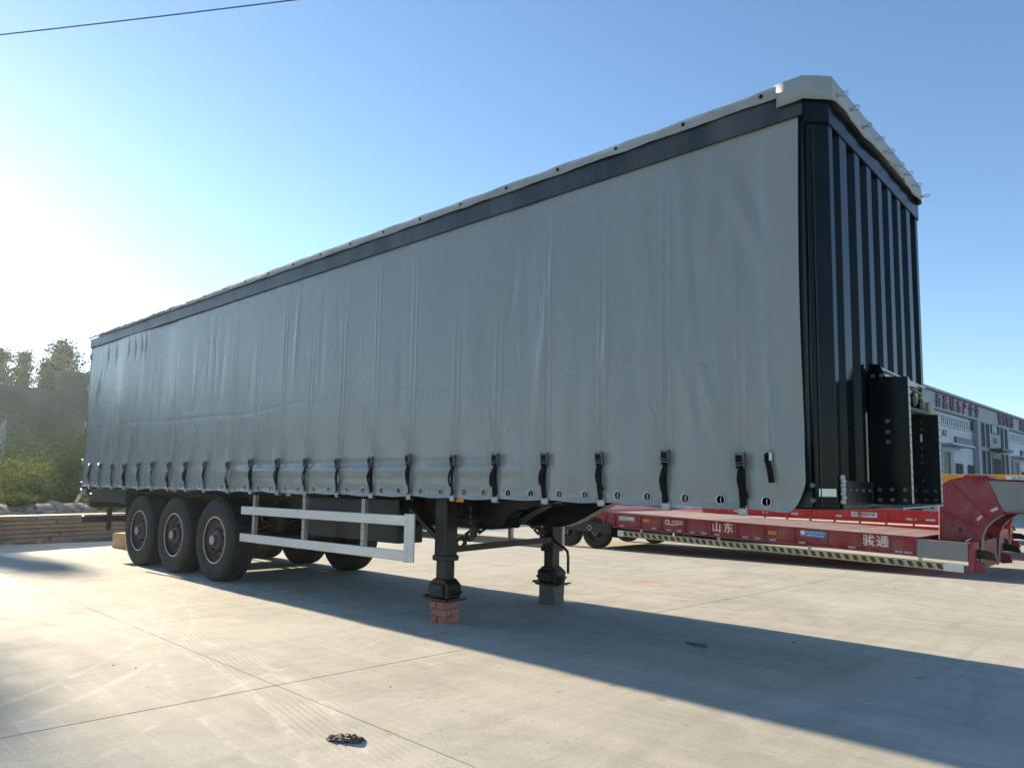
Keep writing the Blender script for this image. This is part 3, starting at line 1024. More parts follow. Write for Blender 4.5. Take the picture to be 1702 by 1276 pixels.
ty_me = MB().lathe(tyre_prof(), (0, 0, 0), 'y', 56, closed=True).mesh('tyre', M_rubber, smooth=True)
rm = MB()
rm.lathe([(0.300, 0.036), (0.322, 0.030), (0.322, 0.05), (0.318, 0.06), (0.318, 0.33), (0.30, 0.33), (0.288, 0.07), (0.262, 0.12), (0.245, 0.135),
          (0.215, 0.125), (0.205, 0.10), (0.18, 0.092), (0.14, 0.092), (0.13, 0.14), (0.12, 0.20), (0.0, 0.20)], (0, 0, 0), 'y', 48, cap=False)
rim_me = rm.mesh('rim', M_rim, smooth=True)
lip_me = MB().lathe([(0.306, 0.030), (0.313, 0.026), (0.321, 0.028), (0.323, 0.034), (0.312, 0.036)], (0, 0, 0), 'y', 56, closed=True).mesh('rim_lip', M_lip, smooth=True)
hbm = MB()
hbm.lathe([(0.13, 0.14), (0.125, 0.07), (0.10, 0.045), (0.082, 0.04), (0.078, 0.005), (0.066, -0.002), (0.0, -0.002)], (0, 0, 0), 'y', 24)
for k in range(10):
    t = 2 * math.pi * k / 10
    hbm.lathe([(0.021, 0.092), (0.021, 0.062), (0.013, 0.058), (0.013, 0.04), (0, 0.04)], (0.165 * math.cos(t), 0, 0.165 * math.sin(t)), 'y', 6)
hub_me = hbm.mesh('hub', M_rim, smooth=True)
cap_me = MB().lathe([(0.062, -0.002), (0.058, -0.010), (0.0, -0.011)], (0, 0, 0), 'y', 20).mesh('hub_cap', M_lip, smooth=True)
hl = MB()
for k in range(10):
    t = 2 * math.pi * (k + 0.5) / 10
    hl.lathe([(0.026, 0.1225), (0.022, 0.120), (0, 0.120)], (0.232 * math.cos(t), 0, 0.232 * math.sin(t)), 'y', 8)
hl_me = hl.mesh('vent_holes', M_stripeK)
for far in (0, 1):
    for i in range(3):
        x = 2.66 + 1.31 * i
        w = bpy.data.objects.new('wheel', ty_me)
        COL.objects.link(w)
        w.parent = T
        w.location = Vector((x, 0.02 if not far else 2.48, WR)) - T.location
        w.rotation_euler = (0, random.uniform(0, 6), 0 if not far else math.pi)
        for nm, me in (('rim', rim_me), ('rim_lip', lip_me), ('hub', hub_me), ('hub_cap', cap_me), ('vent_holes', hl_me)):
            inst(nm, me, w, (0, 0, 0))
for i in range(3):
    x = 2.66 + 1.31 * i
    MB().tube([(x, 0.22, WR), (x, 2.28, WR)], 0.075, 12).build('axle', M_chassis, T, smooth=True)
    for y in (0.62, 1.88):
        sp = MB()
        for k in range(4):
            L_ = 0.55 - 0.09 * k
            pts = [(x + L_ * t, y, WR + 0.12 + 0.06 * t * t + 0.016 * (3 - k)) for t in (-1, -0.5, 0, 0.5, 1)]
            for a, c in zip(pts[:-1], pts[1:]):
                sp.bar(a, c, 0.08, 0.014)
        sp.build('leaf_spring', M_chassis, T)
        MB().box(x + 0.58, x + 0.73, y - 0.05, y + 0.05, 0.70, 1.10).build('spring_hanger', M_chassis, T)
# mudguards: a long dark panel over the wheels, curved front and hanging rear flap, both sides
for y0, y1 in ((0.05, 0.42), (2.08, 2.45)):
    arc = []
    for k in range(9):
        t = R(90 - 72 * k / 8)
        arc.append((5.26 + 0.66 * math.cos(t) * 1.02, WR + 0.60 * math.sin(t)))
    top = [(2.0, 1.16)] + [(3.2, 1.17), (4.4, 1.17)] + arc
    g = MB()
    for a, c in zip(top[:-1], top[1:]):
        g.bar((a[0], (y0 + y1) / 2, a[1]), (c[0], (y0 + y1) / 2, c[1]), y1 - y0, 0.008)
    g.build('mudguard', M_chassis, T)
    MB().hexa([(2.00, y0 + .02, 0.66), (2.02, y0 + .02, 0.66), (2.02, y1, 0.66), (2.00, y1, 0.66),
               (2.06, y0 + .02, 1.155), (2.08, y0 + .02, 1.155), (2.08, y1, 1.155), (2.06, y1, 1.155)]).build('mud_flap', M_rubber, T)
    MB().box(2.1, 5.7, (0.44 if y0 < 1 else 2.05), (0.45 if y0 < 1 else 2.06), 0.80, 1.16).build('inner_panel', M_chassis, T)
    MB().box(0.30, 1.95, y0 + 0.03, y0 + 0.06, 0.98, 1.17).build('tail_skirt', M_chassis, T)

# side guards
for y0, sg in ((0.012, 1), (2.488, -1)):
    for z in (0.995, 0.645):
        b = MB()
        ya, yb = y0, y0 + sg * 0.03
        b.prism([(min(ya, yb), z - 0.052), (max(ya, yb), z - 0.052), (max(ya, yb), z + 0.052), (min(ya, yb), z + 0.052)], 'x', 6.06, 9.40)
        b.build('guard_rail', M_alu, T, bevel=0.006)
    ep = MB()
    pr = []
    for k in range(7):
        t = R(180 * k / 6 - 90)
        pr.append((9.47 + 0.055 * math.cos(t), y0 + sg * (0.03 - 0.032 * math.sin(t))))
    pr += [(9.40, y0 + sg * 0.062), (9.40, y0 - sg * 0.002)]
    if sg < 0:
        pr = pr[::-1]
    ep.prism(pr, 'z', 0.585, 1.065)
    ep.build('guard_end', M_alu, T, bevel=0.004, smooth=False)
    for x in (6.33, 7.50, 8.66):
        y2, y3 = sorted((y0 + sg * 0.035, y0 + sg * 0.085))
        po = MB()
        po.box(x - 0.028, x + 0.028, y2, y2 + 0.006, 0.60, 1.195)
        po.box(x - 0.028, x - 0.022, y2 + 0.0065, y3, 0.60, 1.195)
        po.box(x + 0.022, x + 0.028, y2 + 0.0065, y3, 0.60, 1.195)
        pb = po.build('guard_post', M_galv, T)
        hs = MB()
        for z in (0.74, 0.80, 0.86, 0.92, 1.08, 1.12, 1.16):
            hs.box(x - 0.006, x + 0.006, (y2 - 0.002) if sg > 0 else (y3 + 0.001), (y2 - 0.0005) if sg > 0 else (y3 + 0.002), z, z + 0.022)
        hs.build('slots', M_stripeK, pb)
# marker lamps
for x in (7.2, 10.2, 4.0):
    mk = MB().box(x - 0.05, x + 0.05, 0.004, 0.0215, 1.20, 1.235).build('marker_lamp', M_amber, T, bevel=0.004)

# landing legs
for (xc, yc, top_) in ((9.68, 0.33, 1.37), (9.62, 2.10, 1.37)):
    lg = MB()
    lg.box(xc - 0.085, xc + 0.085, yc - 0.085, yc + 0.085, 0.63, top_)
    leg = lg.build('landing_leg', M_leg, T, bevel=0.012)
    MB().box(xc - 0.097, xc + 0.097, yc - 0.097, yc + 0.097, 0.605, 0.66).build('collar', M_leg, leg, bevel=0.008)
    MB().box(xc - 0.068, xc + 0.068, yc - 0.068, yc + 0.068, 0.36, 0.6295).build('inner_tube', M_leg, leg, bevel=0.008)
    ft = MB()
    ft.prism([(xc - 0.07, 0.43), (xc + 0.07, 0.43), (xc + 0.15, 0.37), (xc + 0.135, 0.24), (xc - 0.135, 0.24), (xc - 0.15, 0.37)], 'y', yc - 0.09, yc + 0.09)
    ft.prism([(yc - 0.06, 0.42), (yc + 0.06, 0.42), (yc + 0.12, 0.36), (yc + 0.11, 0.25), (yc - 0.11, 0.25), (yc - 0.12, 0.36)], 'x', xc - 0.085, xc + 0.085)
    ft.build('foot', M_leg, leg, bevel=0.008)
    pt = MB()
    pt.box(xc - 0.15, xc + 0.15, yc - 0.12, yc + 0.12, 0.212, 0.238)
    for s_ in (-1, 1):
        pt.bar((xc + s_ * 0.14, yc, 0.225), (xc + s_ * 0.215, yc, 0.246), 0.2, 0.018)
        pt.bar((xc + s_ * 0.12, yc, 0.262), (xc + s_ * 0.17, yc, 0.315), 0.16, 0.012)
    pt.build('sand_shoe', M_leg, leg)
    for s_ in (-1, 1):
        MB().lathe([(0.035, 0), (0.035, 0.02), (0.018, 0.022), (0.018, 0.036), (0, 0.036)], (xc, yc + s_ * 0.0, 0.31), 'y', 12).build('pivot', M_leg, leg, smooth=True)
    MB().bar((xc - 0.09, yc, 0.80), (xc - 0.62, yc + 0.05, 1.10), 0.05, 0.05).build('stay', M_leg, leg)
br = MB().bar((9.72, 0.42, 0.715), (9.66, 2.02, 0.745), 0.06, 0.06).build('cross_shaft', M_leg, T)
# perforated diagonal brackets: flat plates with punched holes


def holed_plate(name, a, b, w, nh, m, parent):
    a, b = Vector(a), Vector(b)
    d = (b - a)
    Ln = d.length
    d.normalize()
    nrm = Vector((0, 1, 0)) if abs(d.y) < 0.5 else Vector((1, 0, 0))
    nrm = (nrm - d * nrm.dot(d)).normalized()
    s_ = d.cross(nrm).normalized()
    bm = MB()
    K = 12
    cell = Ln / nh
    for h in range(nh):
        c = a + d * (cell * (h + 0.5))
        r_ = min(cell, w) * 0.28
        rect, circ = [], []
        for k in range(K):
            t = 2 * math.pi * (k + 0.5) / K
            cu, su = math.cos(t), math.sin(t)
            sc = min((cell / 2) / max(abs(cu), 1e-6), (w / 2) / max(abs(su), 1e-6))
            rect.append(c + d * cu * sc + s_ * su * sc)
            circ.append(c + d * cu * r_ + s_ * su * r_)
        vs = [q + nrm * e for e in (-0.005, 0.005) for q in rect + circ]
        fs = []
        for k in range(K):
            j = (k + 1) % K
            fs += [(k, j, K + j, K + k), (2 * K + k, 3 * K + k, 3 * K + j, 2 * K + j), (K + k, K + j, 3 * K + j, 3 * K + k), (k, 2 * K + k, 2 * K + j, j)]
        bm.add(vs, fs)
    return bm.build(name, m, parent, recalc=False)


holed_plate('diagonal_bracket', (9.70, 0.44, 0.74), (9.90, 0.98, 1.12), 0.11, 5, M_leg, T)
holed_plate('diagonal_bracket', (9.62, 2.0, 0.76), (9.66, 1.40, 1.14), 0.11, 5, M_leg, T)
hd = MB()
hd.tube([(9.70, 2.0, 0.98), (9.72, 1.97, 0.86), (9.74, 1.96, 0.78), (9.80, 1.96, 0.72), (9.92, 1.96, 0.665), (9.965, 1.96, 0.63), (9.975, 1.96, 0.56), (9.975, 1.96, 0.385)], 0.017, 8)
hd.build('crank_handle', M_black, T, smooth=True)
MB().box(9.60, 9.80, 0.43, 0.70, 1.02, 1.365).build('leg_mount', M_chassis, T)
pf = MB().bar((9.98, 0.40, 0.82), (9.98, 0.40, 1.16), 0.06, 0.006).build('hole_strip', M_chassis, T)
for k in range(5):
    inst('bolt', bolt, pf, Vector((9.985, 0.37, 0.86 + k * 0.065)) - T.location, (0, 0, R(-90)), (0.8, 0.8, 0.8))
ar = MB()
arc = [(10.30, 0.95), (10.38, 1.05), (10.48, 1.12), (10.62, 1.165), (10.95, 1.20)]
for a, c in zip(arc[:-1], arc[1:]):
    ar.bar((a[0], 0.60, a[1]), (c[0], 0.60, c[1]), 0.26, 0.01)
ar.build('neck_gusset', M_navy, T)

# ------------------------------------------------------------------ bricks under the legs
bx, by = 9.68, 0.33
bl = ['chipped red brick at the left of the bottom course under the near landing foot', 'red brick at the right of the bottom course under the near landing foot',
      'red brick laid crosswise at the front of the middle course under the near foot', 'red brick laid crosswise at the back of the middle course under the near foot',
      'red brick at the left of the top course directly under the near landing foot', 'pale-chipped red brick at the right of the top course under the near foot']
spec = [(-.053, 0, 0, 90, 0), (.055, .006, 0, 93, 0), (0.004, -.052, 1, 4, 0), (0.014, .056, 1, -5, 0), (-.055, 0.0, 2, 86, 0), (.052, -.012, 2, 94, 0)]
bt = 0.0688
for k, (dx, dy, lay, rz, w) in enumerate(spec):
    g = MB().box(-0.104, 0.104, -0.049, 0.049, 0.0, bt)
    bo = bpy.data.objects.new('brick', g.mesh('brick', M_brick, bevel=0.006))
    COL.objects.link(bo)
    bo.location = (bx + dx, by + dy, lay * (bt + 0.0012) + 0.0005)
    bo.rotation_euler = (0, 0, R(rz))
    tag(bo, bl[k], 'brick', 'bricks under the near landing leg')
for k, (dx, lay, rz, lab) in enumerate(((0, 0, 3, 'lower grey concrete block under the far landing leg'), (0.004, 1, -3, 'upper grey concrete block carrying the far landing foot'))):
    bo = bpy.data.objects.new('concrete_block', MB().box(-0.115, 0.115, -0.10, 0.10, 0, 0.1035).mesh('concrete_block', M_block, bevel=0.007))
    COL.objects.link(bo)
    bo.location = (9.62 + dx, 2.10, lay * 0.1048 + 0.0005)
    bo.rotation_euler = (0, 0, R(rz))
    tag(bo, lab, 'block', 'blocks under the far landing leg')

# ------------------------------------------------------------------ low-bed trailers
sticker_me = {}


def lowbed(y0, xo, th, red, label, detail, top_m=None, neck_m=None, x_rear=-9.0, gname='lowbed trailers parked behind'):
    LB = empty('lowbed_trailer', (xo, y0, 0), label, 'trailer', gname)
    LB.rotation_euler = (0, th, 0)
    B = lambda nm, mb, m, par=LB, **k: mb.build(nm, m, par, local=True, **k)
    Wd = 2.9
    zt, zb = 0.615, 0.285
    divs = [-6.95, -6.28, -5.75, -5.17, -4.58, -4.02, -3.45, -2.88, -2.26, -1.67, -1.2, -0.78]
    for yy, sg in ((0.0, 1), (Wd, -1)):
        ya, yb = sorted((yy + sg * 0.05, yy + sg * 0.07))
        for a, c in zip(divs[:-1], divs[1:]):
            B('side_panel', MB().box(a + 0.012, c - 0.012, ya, yb, zb + 0.03, zt - 0.018), red)
        for a in divs:
            y2, y3 = sorted((yy + sg * 0.012, yy + sg * 0.07))
            B('stiffener', MB().box(a - 0.011, a + 0.011, y2, y3, zb + 0.0305, zt - 0.0185), red)
        y2, y3 = sorted((yy, yy + sg * 0.12))
        B('top_flange', MB().box(-6.97, -0.77, y2, y3, zt - 0.018, zt), red)
        B('bottom_flange', MB().box(-6.97, -0.77, y2, y3, zb, zb + 0.03), red)
        y2, y3 = sorted((yy + sg * 0.008, yy + sg * 0.07))
        B('grey_panel', MB().box(-0.765, -0.02, y2, y3, zb - 0.01, zt - 0.03), M_grey, bevel=0.006)
    # deck in sheets
    for k in range(11):
        a = -6.97 + k * 0.565
        d = B('deck_sheet', MB().box(a + 0.003, a + 0.562, 0.125, Wd - 0.125, zt - 0.012, zt + 0.004 + (0.012 if k < 4 else 0) * (1 - k / 4)), M_deck)
        if detail:
            rb = MB()
            for j in range(17):
                y = 0.2 + j * 0.155
                rb.box(a + 0.02, a + 0.545, y, y + 0.02, zt + 0.0165 if k < 4 else zt + 0.0045, zt + 0.020 if k < 4 else zt + 0.010)
            B('tread_ribs', rb, M_deck, d)
    for k in range(12):
        a = -6.7 + k * 0.5
        B('cross_member', MB().box(a, a + 0.06, 0.14, Wd - 0.14, zb + 0.05, zt - 0.02), red)
    # rear section stepping up over the wheels
    B('rear_deck', MB().prism([(-6.98, zt - 0.02), (-7.35, 0.66), (-8.35, 0.69), (-8.35, 0.66), (-7.4, 0.62), (-6.98, zt - 0.10)], 'y', 0.03, Wd - 0.03), red)
    for yy, sg in ((0.06, 1), (Wd - 0.06, -1)):
        ya, yb = sorted((yy, yy + sg * 0.02))
        B('rear_web', MB().prism([(-6.98, zb + .03), (-6.98, zt - 0.11), (-7.4, 0.61), (-8.3, 0.655), (-8.3, 0.36), (-7.2, 0.34)], 'y', ya, yb), red)
        for a in (-7.25, -7.7, -8.1):
            y2, y3 = sorted((yy - sg * 0.05, yy - sg * 0.002))
            B('gusset', MB().prism([(a - 0.02, 0.35), (a + 0.02, 0.35), (a + 0.10, 0.60), (a + 0.06, 0.60)], 'y', y2, y3), red)
    for yy, sg in ((0.02, 1), (Wd - 0.02, -1)):
        for wx in (-7.5, -8.35):
            rr = 0.36
            pz = rr - 0.033 * (-wx) * (1 if th > 0 else 0) + 0.005
            pr = [(0.2, 0.03), (0.30, 0.0), (rr - 0.02, 0.02), (rr, 0.05), (rr, 0.25), (rr - 0.02, 0.27), (0.3, 0.29), (0.2, 0.26)]
            w = MB().lathe(pr, (0, 0, 0), 'y', 32, closed=True)
            wo = bpy.data.objects.new('wheel', w.mesh('wheel', M_rubber, smooth=True))
            COL.objects.link(wo)
            wo.parent = LB
            wo.location = (wx, yy, pz)
            wo.rotation_euler = (0, 0, 0 if sg > 0 else math.pi)
            MB().lathe([(0.2, 0.03), (0.19, 0.10), (0.12, 0.11), (0.10, 0.05), (0.05, 0.03), (0, 0.03)], (0, 0, 0), 'y', 24, cap=False).build('rim', M_black, wo, local=True, smooth=True)
            MB().lathe([(0.042, 0.028), (0.052, 0.022), (0.056, 0.03)], (0, 0, 0), 'y', 20, closed=True).build('hub_ring', M_lip, wo, local=True, smooth=True)
    B('axle_shade_fill', MB().box(-8.8, -6.98, 0.36, Wd - 0.36, 0.02, 0.42), M_chassis, bevel=0.01)  # axle bogie enlarged into a dark fill for the shade behind the wheels
    lk = B('shade_sheet', MB().box(-8.6, -7.02, -0.004, 0.016, 0.13, 0.355), M_black, bevel=0.006)  # black sheet standing in for the deep shade over the wheels
    B('sheet_hub_ring', MB().lathe([(0.045, -0.005), (0.055, -0.009), (0.06, -0.005)], (-7.62, 0, 0.22), 'y', 20, closed=True), M_lip, lk, smooth=True)  # wheel hub ring repeated on the dark sheet
    # curved tail fender
    for yy in (-0.02, Wd - 0.48):
        fe = MB()
        for k in range(8):
            t0, t1 = R(175 - 100 * k / 8), R(175 - 100 * (k + 1) / 8)
            c0, rr = (-8.38, 0.22), 0.50
            a, c = [(c0[0] + rr * math.cos(t), c0[1] + rr * math.sin(t)) for t in (t0, t1)]
            fe.bar((a[0], yy + 0.25, a[1]), (c[0], yy + 0.25, c[1]), 0.5, 0.012)
        B('tail_fender', fe, M_grey)
    # gooseneck
    outer = [(-0.559, 0.56), (-0.559, 1.391), (-0.525, 1.47), (-0.47, 1.54), (-0.39, 1.60), (-0.27, 1.64), (0.179, 1.625)]
    inner = [(0.40, 1.06), (0.328, 1.02), (0.24, 0.945), (0.15, 0.834), (0.097, 0.691), (0.081, 0.551), (0.072, 0.30), (0.055, 0.10), (0.0, 0.11), (-0.02, 0.56)]
    for yy in (0.60, Wd - 0.66):
        pl_ = B('gooseneck_plate', MB().prism(outer + [(0.38, 1.125)] + inner, 'y', yy, yy + 0.05), red, bevel=0.006)
        ya = yy - 0.035
        rb = MB()
        for a, c in (((-0.388, 1.575), (0.181, 0.966)), ((-0.55, 1.074), (0.07, 0.811))):
            rb.bar((a[0], yy - 0.018, a[1]), (c[0], yy - 0.018, c[1]), 0.034, 0.014)
        B('stiffener', rb, red, pl_)
        B('neck_web', MB().prism([(0.185, 1.622), (0.386, 1.125), (0.45, 1.105), (5.2, 1.16), (5.2, 1.50), (4.0, 1.58)], 'y', yy + 0.004, yy + 0.046), neck_m or M_grey)
        ed = MB()
        io = inner[:-2]
        for a, c in zip(io[:-1], io[1:]):
            ed.bar((a[0], yy + 0.02, a[1]), (c[0], yy + 0.02, c[1]), 0.16, 0.012)
        B('arch_flange', ed, M_grey, pl_)
        eo = MB()
        for a, c in zip(outer[1:-1], outer[2:]):
            eo.bar((a[0], yy + 0.025, a[1] + 0.004), (c[0], yy + 0.025, c[1] + 0.004), 0.11, 0.012)
        B('rim_flange', eo, red, pl_)
        B('lock_hole', MB().prism([(-0.255, 0.735), (-0.215, 0.735), (-0.21, 0.80), (-0.25, 0.815)], 'y', yy - 0.004, yy - 0.001), M_stripeK, pl_)
        for (a, z, rt_) in ((0.05, 0.985, 50), (0.262, 1.14, 30)):
            t = bpy.data.objects.new('tape', MB().box(-0.055, 0.055, yy - 0.007, yy - 0.002, -0.022, 0.022).mesh('tape', M_tape))
            COL.objects.link(t)
            t.parent = pl_
            t.location = (a, 0, z)
            t.rotation_euler = (0, R(-rt_), 0)
    B('gooseneck_cap', MB().prism([(-0.27, 1.641), (-0.52, 1.49), (-0.555, 1.40), (-0.545, 0.9), (-0.52, 0.9), (-0.53, 1.39), (-0.26, 1.625)], 'y', 0.655, Wd - 0.665), red)
    B('neck_top', MB().hexa([(-0.26, 0.58, 1.645), (4.0, 0.58, 1.585), (4.0, Wd - 0.58, 1.585), (-0.26, Wd - 0.58, 1.645),
                             (-0.26, 0.58, 1.66), (4.0, 0.58, 1.60), (4.0, Wd - 0.58, 1.60), (-0.26, Wd - 0.58, 1.66)]), top_m or red)
    B('neck_bottom', MB().hexa([(0.40, 0.55, 1.085), (5.2, 0.55, 1.14), (5.2, Wd - 0.55, 1.14), (0.40, Wd - 0.55, 1.085),
                                (0.40, 0.55, 1.103), (5.2, 0.55, 1.158), (5.2, Wd - 0.55, 1.158), (0.40, Wd - 0.55, 1.103)]), red)
    B('pedestal', MB().prism([(-0.231, 1.661), (-0.176, 1.715), (0.16, 1.715), (0.20, 1.661)], 'y', 0.66, 1.3), red, bevel=0.006)
    B('front_beam', MB().box(-0.015, 0.06, 0.02, Wd - 0.02, 0.12, 0.60), red, bevel=0.008)
    for yy in (0.10, Wd - 0.3):
        B('draw_ear', MB().prism([(0.055, 0.10), (0.23, 0.13), (0.20, 0.27), (0.055, 0.31)], 'y', yy, yy + 0.06), red, bevel=0.006)
        B('draw_hook', MB().prism([(0.062, 0.47), (0.22, 0.46), (0.30, 0.42), (0.345, 0.305), (0.20, 0.325), (0.062, 0.325)], 'y', yy + 0.2, yy + 0.28), M_black, bevel=0.006)
    B('cross_tube', MB().tube([(-0.10, 0.1, 0.60), (-0.10, Wd - 0.1, 0.60)], 0.04, 10), M_black, smooth=True)
    B('lever', MB().bar((-0.06, 0.05, 0.60), (0.02, 0.05, 0.66), 0.03, 0.02), M_galv)
    # guard board with slanted stripes
    gdn = B('guard_board', MB().box(-6.85, -0.08, 0.03, 0.06, 0.095, 0.225), M_stripeY, bevel=0.004)
    x = -6.66
    st = MB().prism([(0, 0.118), (0.075, 0.118), (0.03, 0.202), (-0.045, 0.202)], 'y', 0.027, 0.0295).mesh('stripe', M_stripeD)
    while x < -0.42:
        inst('stripe', st, gdn, (x, 0, 0))
        x += 0.148
    for a, c in ((-6.85, -6.70), (-0.37, -0.08)):
        B('white_end', MB().box(a - 0.002, c, 0.0265, 0.0635, 0.093, 0.227), M_white, gdn)
    for a in (-6.26, -4.42, -2.59, -0.73):
        B('guard_post', MB().box(a - 0.025, a + 0.025, 0.062, 0.10, 0.19, 0.30), M_white)
    for a, z in ((-0.645, 0.445), (-3.283, 0.474), (-6.115, 0.50), (-8.2, 0.40)):
        lm = B('marker_lamp', MB().box(a - 0.085, a + 0.085, 0.012 if a > -7 else -.02, 0.049 if a > -7 else .008, z - 0.038, z + 0.038), M_amber, bevel=0.006)
    g = random.Random(5)
    for a, c in zip(divs[:-1], divs[1:]):
        for q in (0.28, 0.72) if c - a > 0.4 else (0.5,):
            xx = a + (c - a) * q + g.uniform(-.03, .03)
            B('tape', MB().box(xx - 0.062, xx + 0.062, 0.0465, 0.0495, zb + 0.034, zb + 0.066), M_tape if g.random() < .85 else M_red2)
    if detail:
        for body, xs_, sz in (('山', -4.46, 0.215), ('东', -4.20, 0.215), ('骏', -1.545, 0.215), ('通', -1.315, 0.215)):
            inst('lettering', text_mesh('lettering', body, sz, M_letter, 0.002, 0.003), LB, (xs_, 0.046, 0.475), (R(90), 0, 0))
        bs = B('sticker', MB().box(-2.75, -2.28, 0.045, 0.0495, 0.455, 0.575), M_blue)
        inst('sticker_text', text_mesh('sticker_text', '山东骏通车辆有限公司', 0.044, M_letter, 0.001), bs, (-2.47, 0.0435, 0.535), (R(90), 0, 0))
        for a, c in ((-2.62, -2.53), (-2.51, -2.42), (-2.40, -2.32)):
            B('sticker_line', MB().box(a, c, 0.043, 0.0448, 0.478, 0.492), M_letter, bs)
        ce = MB().lathe([(0.045, 0.0445), (0.045, 0.042), (0.0, 0.042)], (-2.71, 0, 0.525), 'y', 16)
        B('sticker_badge', ce, M_letter, bs)
        em = B('emblem', MB().lathe([(0.06, 0.0495), (0.06, 0.044), (0.048, 0.042), (0, 0.042)], (-5.60, 0, 0.50), 'y', 20), M_letter)
        B('emblem_face', MB().lathe([(0.040, 0.0418), (0.03, 0.040), (0, 0.040)], (-5.60, 0, 0.50), 'y', 16), M_grey, em)
        rbn = MB()
        pts = [(-5.57, 0.455), (-5.50, 0.44), (-5.43, 0.445), (-5.36, 0.462), (-5.29, 0.472), (-5.24, 0.470)]
        for (a, za), (c, zc) in zip(pts[:-1], pts[1:]):
            rbn.hexa([(a, .044, za), (c, .044, zc), (c, .0495, zc), (a, .0495, za), (a, .044, za + .02), (c, .044, zc + .02), (c, .0495, zc + .02), (a, .0495, za + .02)])
        B('emblem_ribbon', rbn, M_letter, em)
        for k, chh in enumerate('骏通车辆'):
            inst('emblem_text', text_mesh('emblem_text', chh, 0.075, M_letter, 0.001), em, (-5.46 + 0.068 * k, 0.0445, 0.515 + 0.004 * k), (R(90), 0, 0))
        B('name_plate', MB().box(-6.85, -6.42, 0.044, 0.0495, 0.45, 0.555), M_galv)
        for a, c in ((-6.80, -6.72), (-6.69, -6.60), (-6.58, -6.46)):
            B('plate_line', MB().box(a, c, 0.0415, 0.0438, 0.485, 0.525), M_white)
    return LB


lb1 = lowbed(9.2, 12.6, 0.033, M_red, 'dusty dark red low-bed trailer with white characters along its side beam', True)
lb2 = lowbed(14.4, 12.05, 0.012, M_red2, 'bright red low-bed trailer parked second, right behind the dusty one', False)
lb3 = lowbed(20.5, 11.0, 0.012, M_red3, 'low-bed trailer with yellow neck top, parked third and farthest back', False, M_yel, M_yel)

# bright red raised rack on the second trailer with its stickers and loose sheets
rk = MB()
rk.box(-6.9, -0.57, 0.02, 0.10, 0.66, 0.70)
rk.box(-6.9, -0.57, 0.02, 0.10, 0.94, 0.965)
rk.box(-2.9, -0.57, 0.02, 0.10, 0.965, 0.985)
rk_o = rk.build('side_rack', M_red2, lb2, local=True)
for a in np.arange(-6.9, -0.3, 0.6):
    MB().box(a - 0.02, a + 0.02, 0.03, 0.09, 0.62, 0.94).build('rack_post', M_red2, lb2, local=True)
MB().box(-6.88, -0.575, 0.06, 0.07, 0.7005, 0.9395).build('rack_panel', M_red2, lb2, local=True)
for a, w_ in ((-5.9, .16), (-5.1, .14), (-4.3, .18), (-3.2, .16), (-1.55, .22), (-1.15, .2)):
    MB().box(a - w_ / 2, a + w_ / 2, 0.052, 0.0585, 0.745, 0.80).build('tape', M_tape, lb2, local=True)
nk = MB().box(-2.9, -2.3, 0.052, 0.0585, 0.77, 0.89).build('sticker', M_white, lb2, local=True)
inst('sticker_text', text_mesh('sticker_text', '山东骏通车辆', 0.085, M_stripeK, 0.001), nk, (-2.6, 0.051, 0.83), (R(90), 0, 0))
# yellow board with lettering on the third trailer's neck
yb_ = MB().box(-1.9, 4.0, 0.52, 0.56, 1.70, 2.02).build('neck_board', M_yel, lb3, local=True, bevel=0.01)
sk = MB().box(0.45, 1.25, 0.512, 0.5185, 1.82, 1.98).build('sticker', M_white, yb_, local=True)
inst('sticker_text', text_mesh('sticker_text', '骏通车辆', 0.13, M_blue, 0.001), sk, (0.85, 0.5105, 1.90), (R(90), 0, 0))

# ------------------------------------------------------------------ factory building
A = Vector((1.13, 60.92, 0))
BU = Vector((2.02, 31.86, 0)).normalized()
FB = empty('factory_building', A, 'long pale grey factory with rows of windows and red sign characters', 'building')
FB.rotation_euler = (0, 0, math.atan2(BU.y, BU.x))
# local: x along facade, y into the building (positive = -world X side), z up
S0, S1 = -26.0, 78.0


def FBm(nm, mb, m, par=FB, **k):
    return mb.build(nm, m, par, local=True, **k)


FBm('wall', MB().box(S0, S1, 0.35, 30, 0, 9.7), M_faceW)
for z in (9.75,):
    FBm('cornice', MB().box(S0, S1, -0.25, 30.2, 9.78, 10.0), M_faceP, bevel=0.03)
FBm('fascia', MB().box(S0, S1, 0.0, 0.348, 8.42, 9.775), M_fascia)
rb = MB()
for k in range(9):
    z = 8.50 + k * 0.14
    rb.box(S0, S1, -0.03, -0.002, z, z + 0.05)
FBm('fascia_ribs', rb, M_fascia)


def window(par, s0, s1, z0, z1, nbar, y=0.28, frame=M_frame, bars=M_frame, depth=0.12, barw=0.05):
    w = MB()
    t = 0.08
    w.box(s0, s1, y - 0.02, y + 0.07, z0, z0 + t)
    w.box(s0, s1, y - 0.02, y + 0.07, z1 - t, z1)
    w.box(s0, s0 + t, y - 0.02, y + 0.07, z0 + t, z1 - t)
    w.box(s1 - t, s1, y - 0.02, y + 0.07, z0 + t, z1 - t)
    wo = FBm('window', w, frame, par)
    FBm('pane', MB().box(s0 + t, s1 - t, y + 0.02, y + 0.05, z0 + t, z1 - t), M_glass, wo)
    if nbar:
        bme = MB().box(-barw, barw, y - 0.04, y + 0.015, z0 + t, z1 - t).mesh('mullion', bars)
        for k in range(1, nbar):
            inst('mullion', bme, wo, (s0 + (s1 - s0) * k / nbar, 0, 0))
    return wo


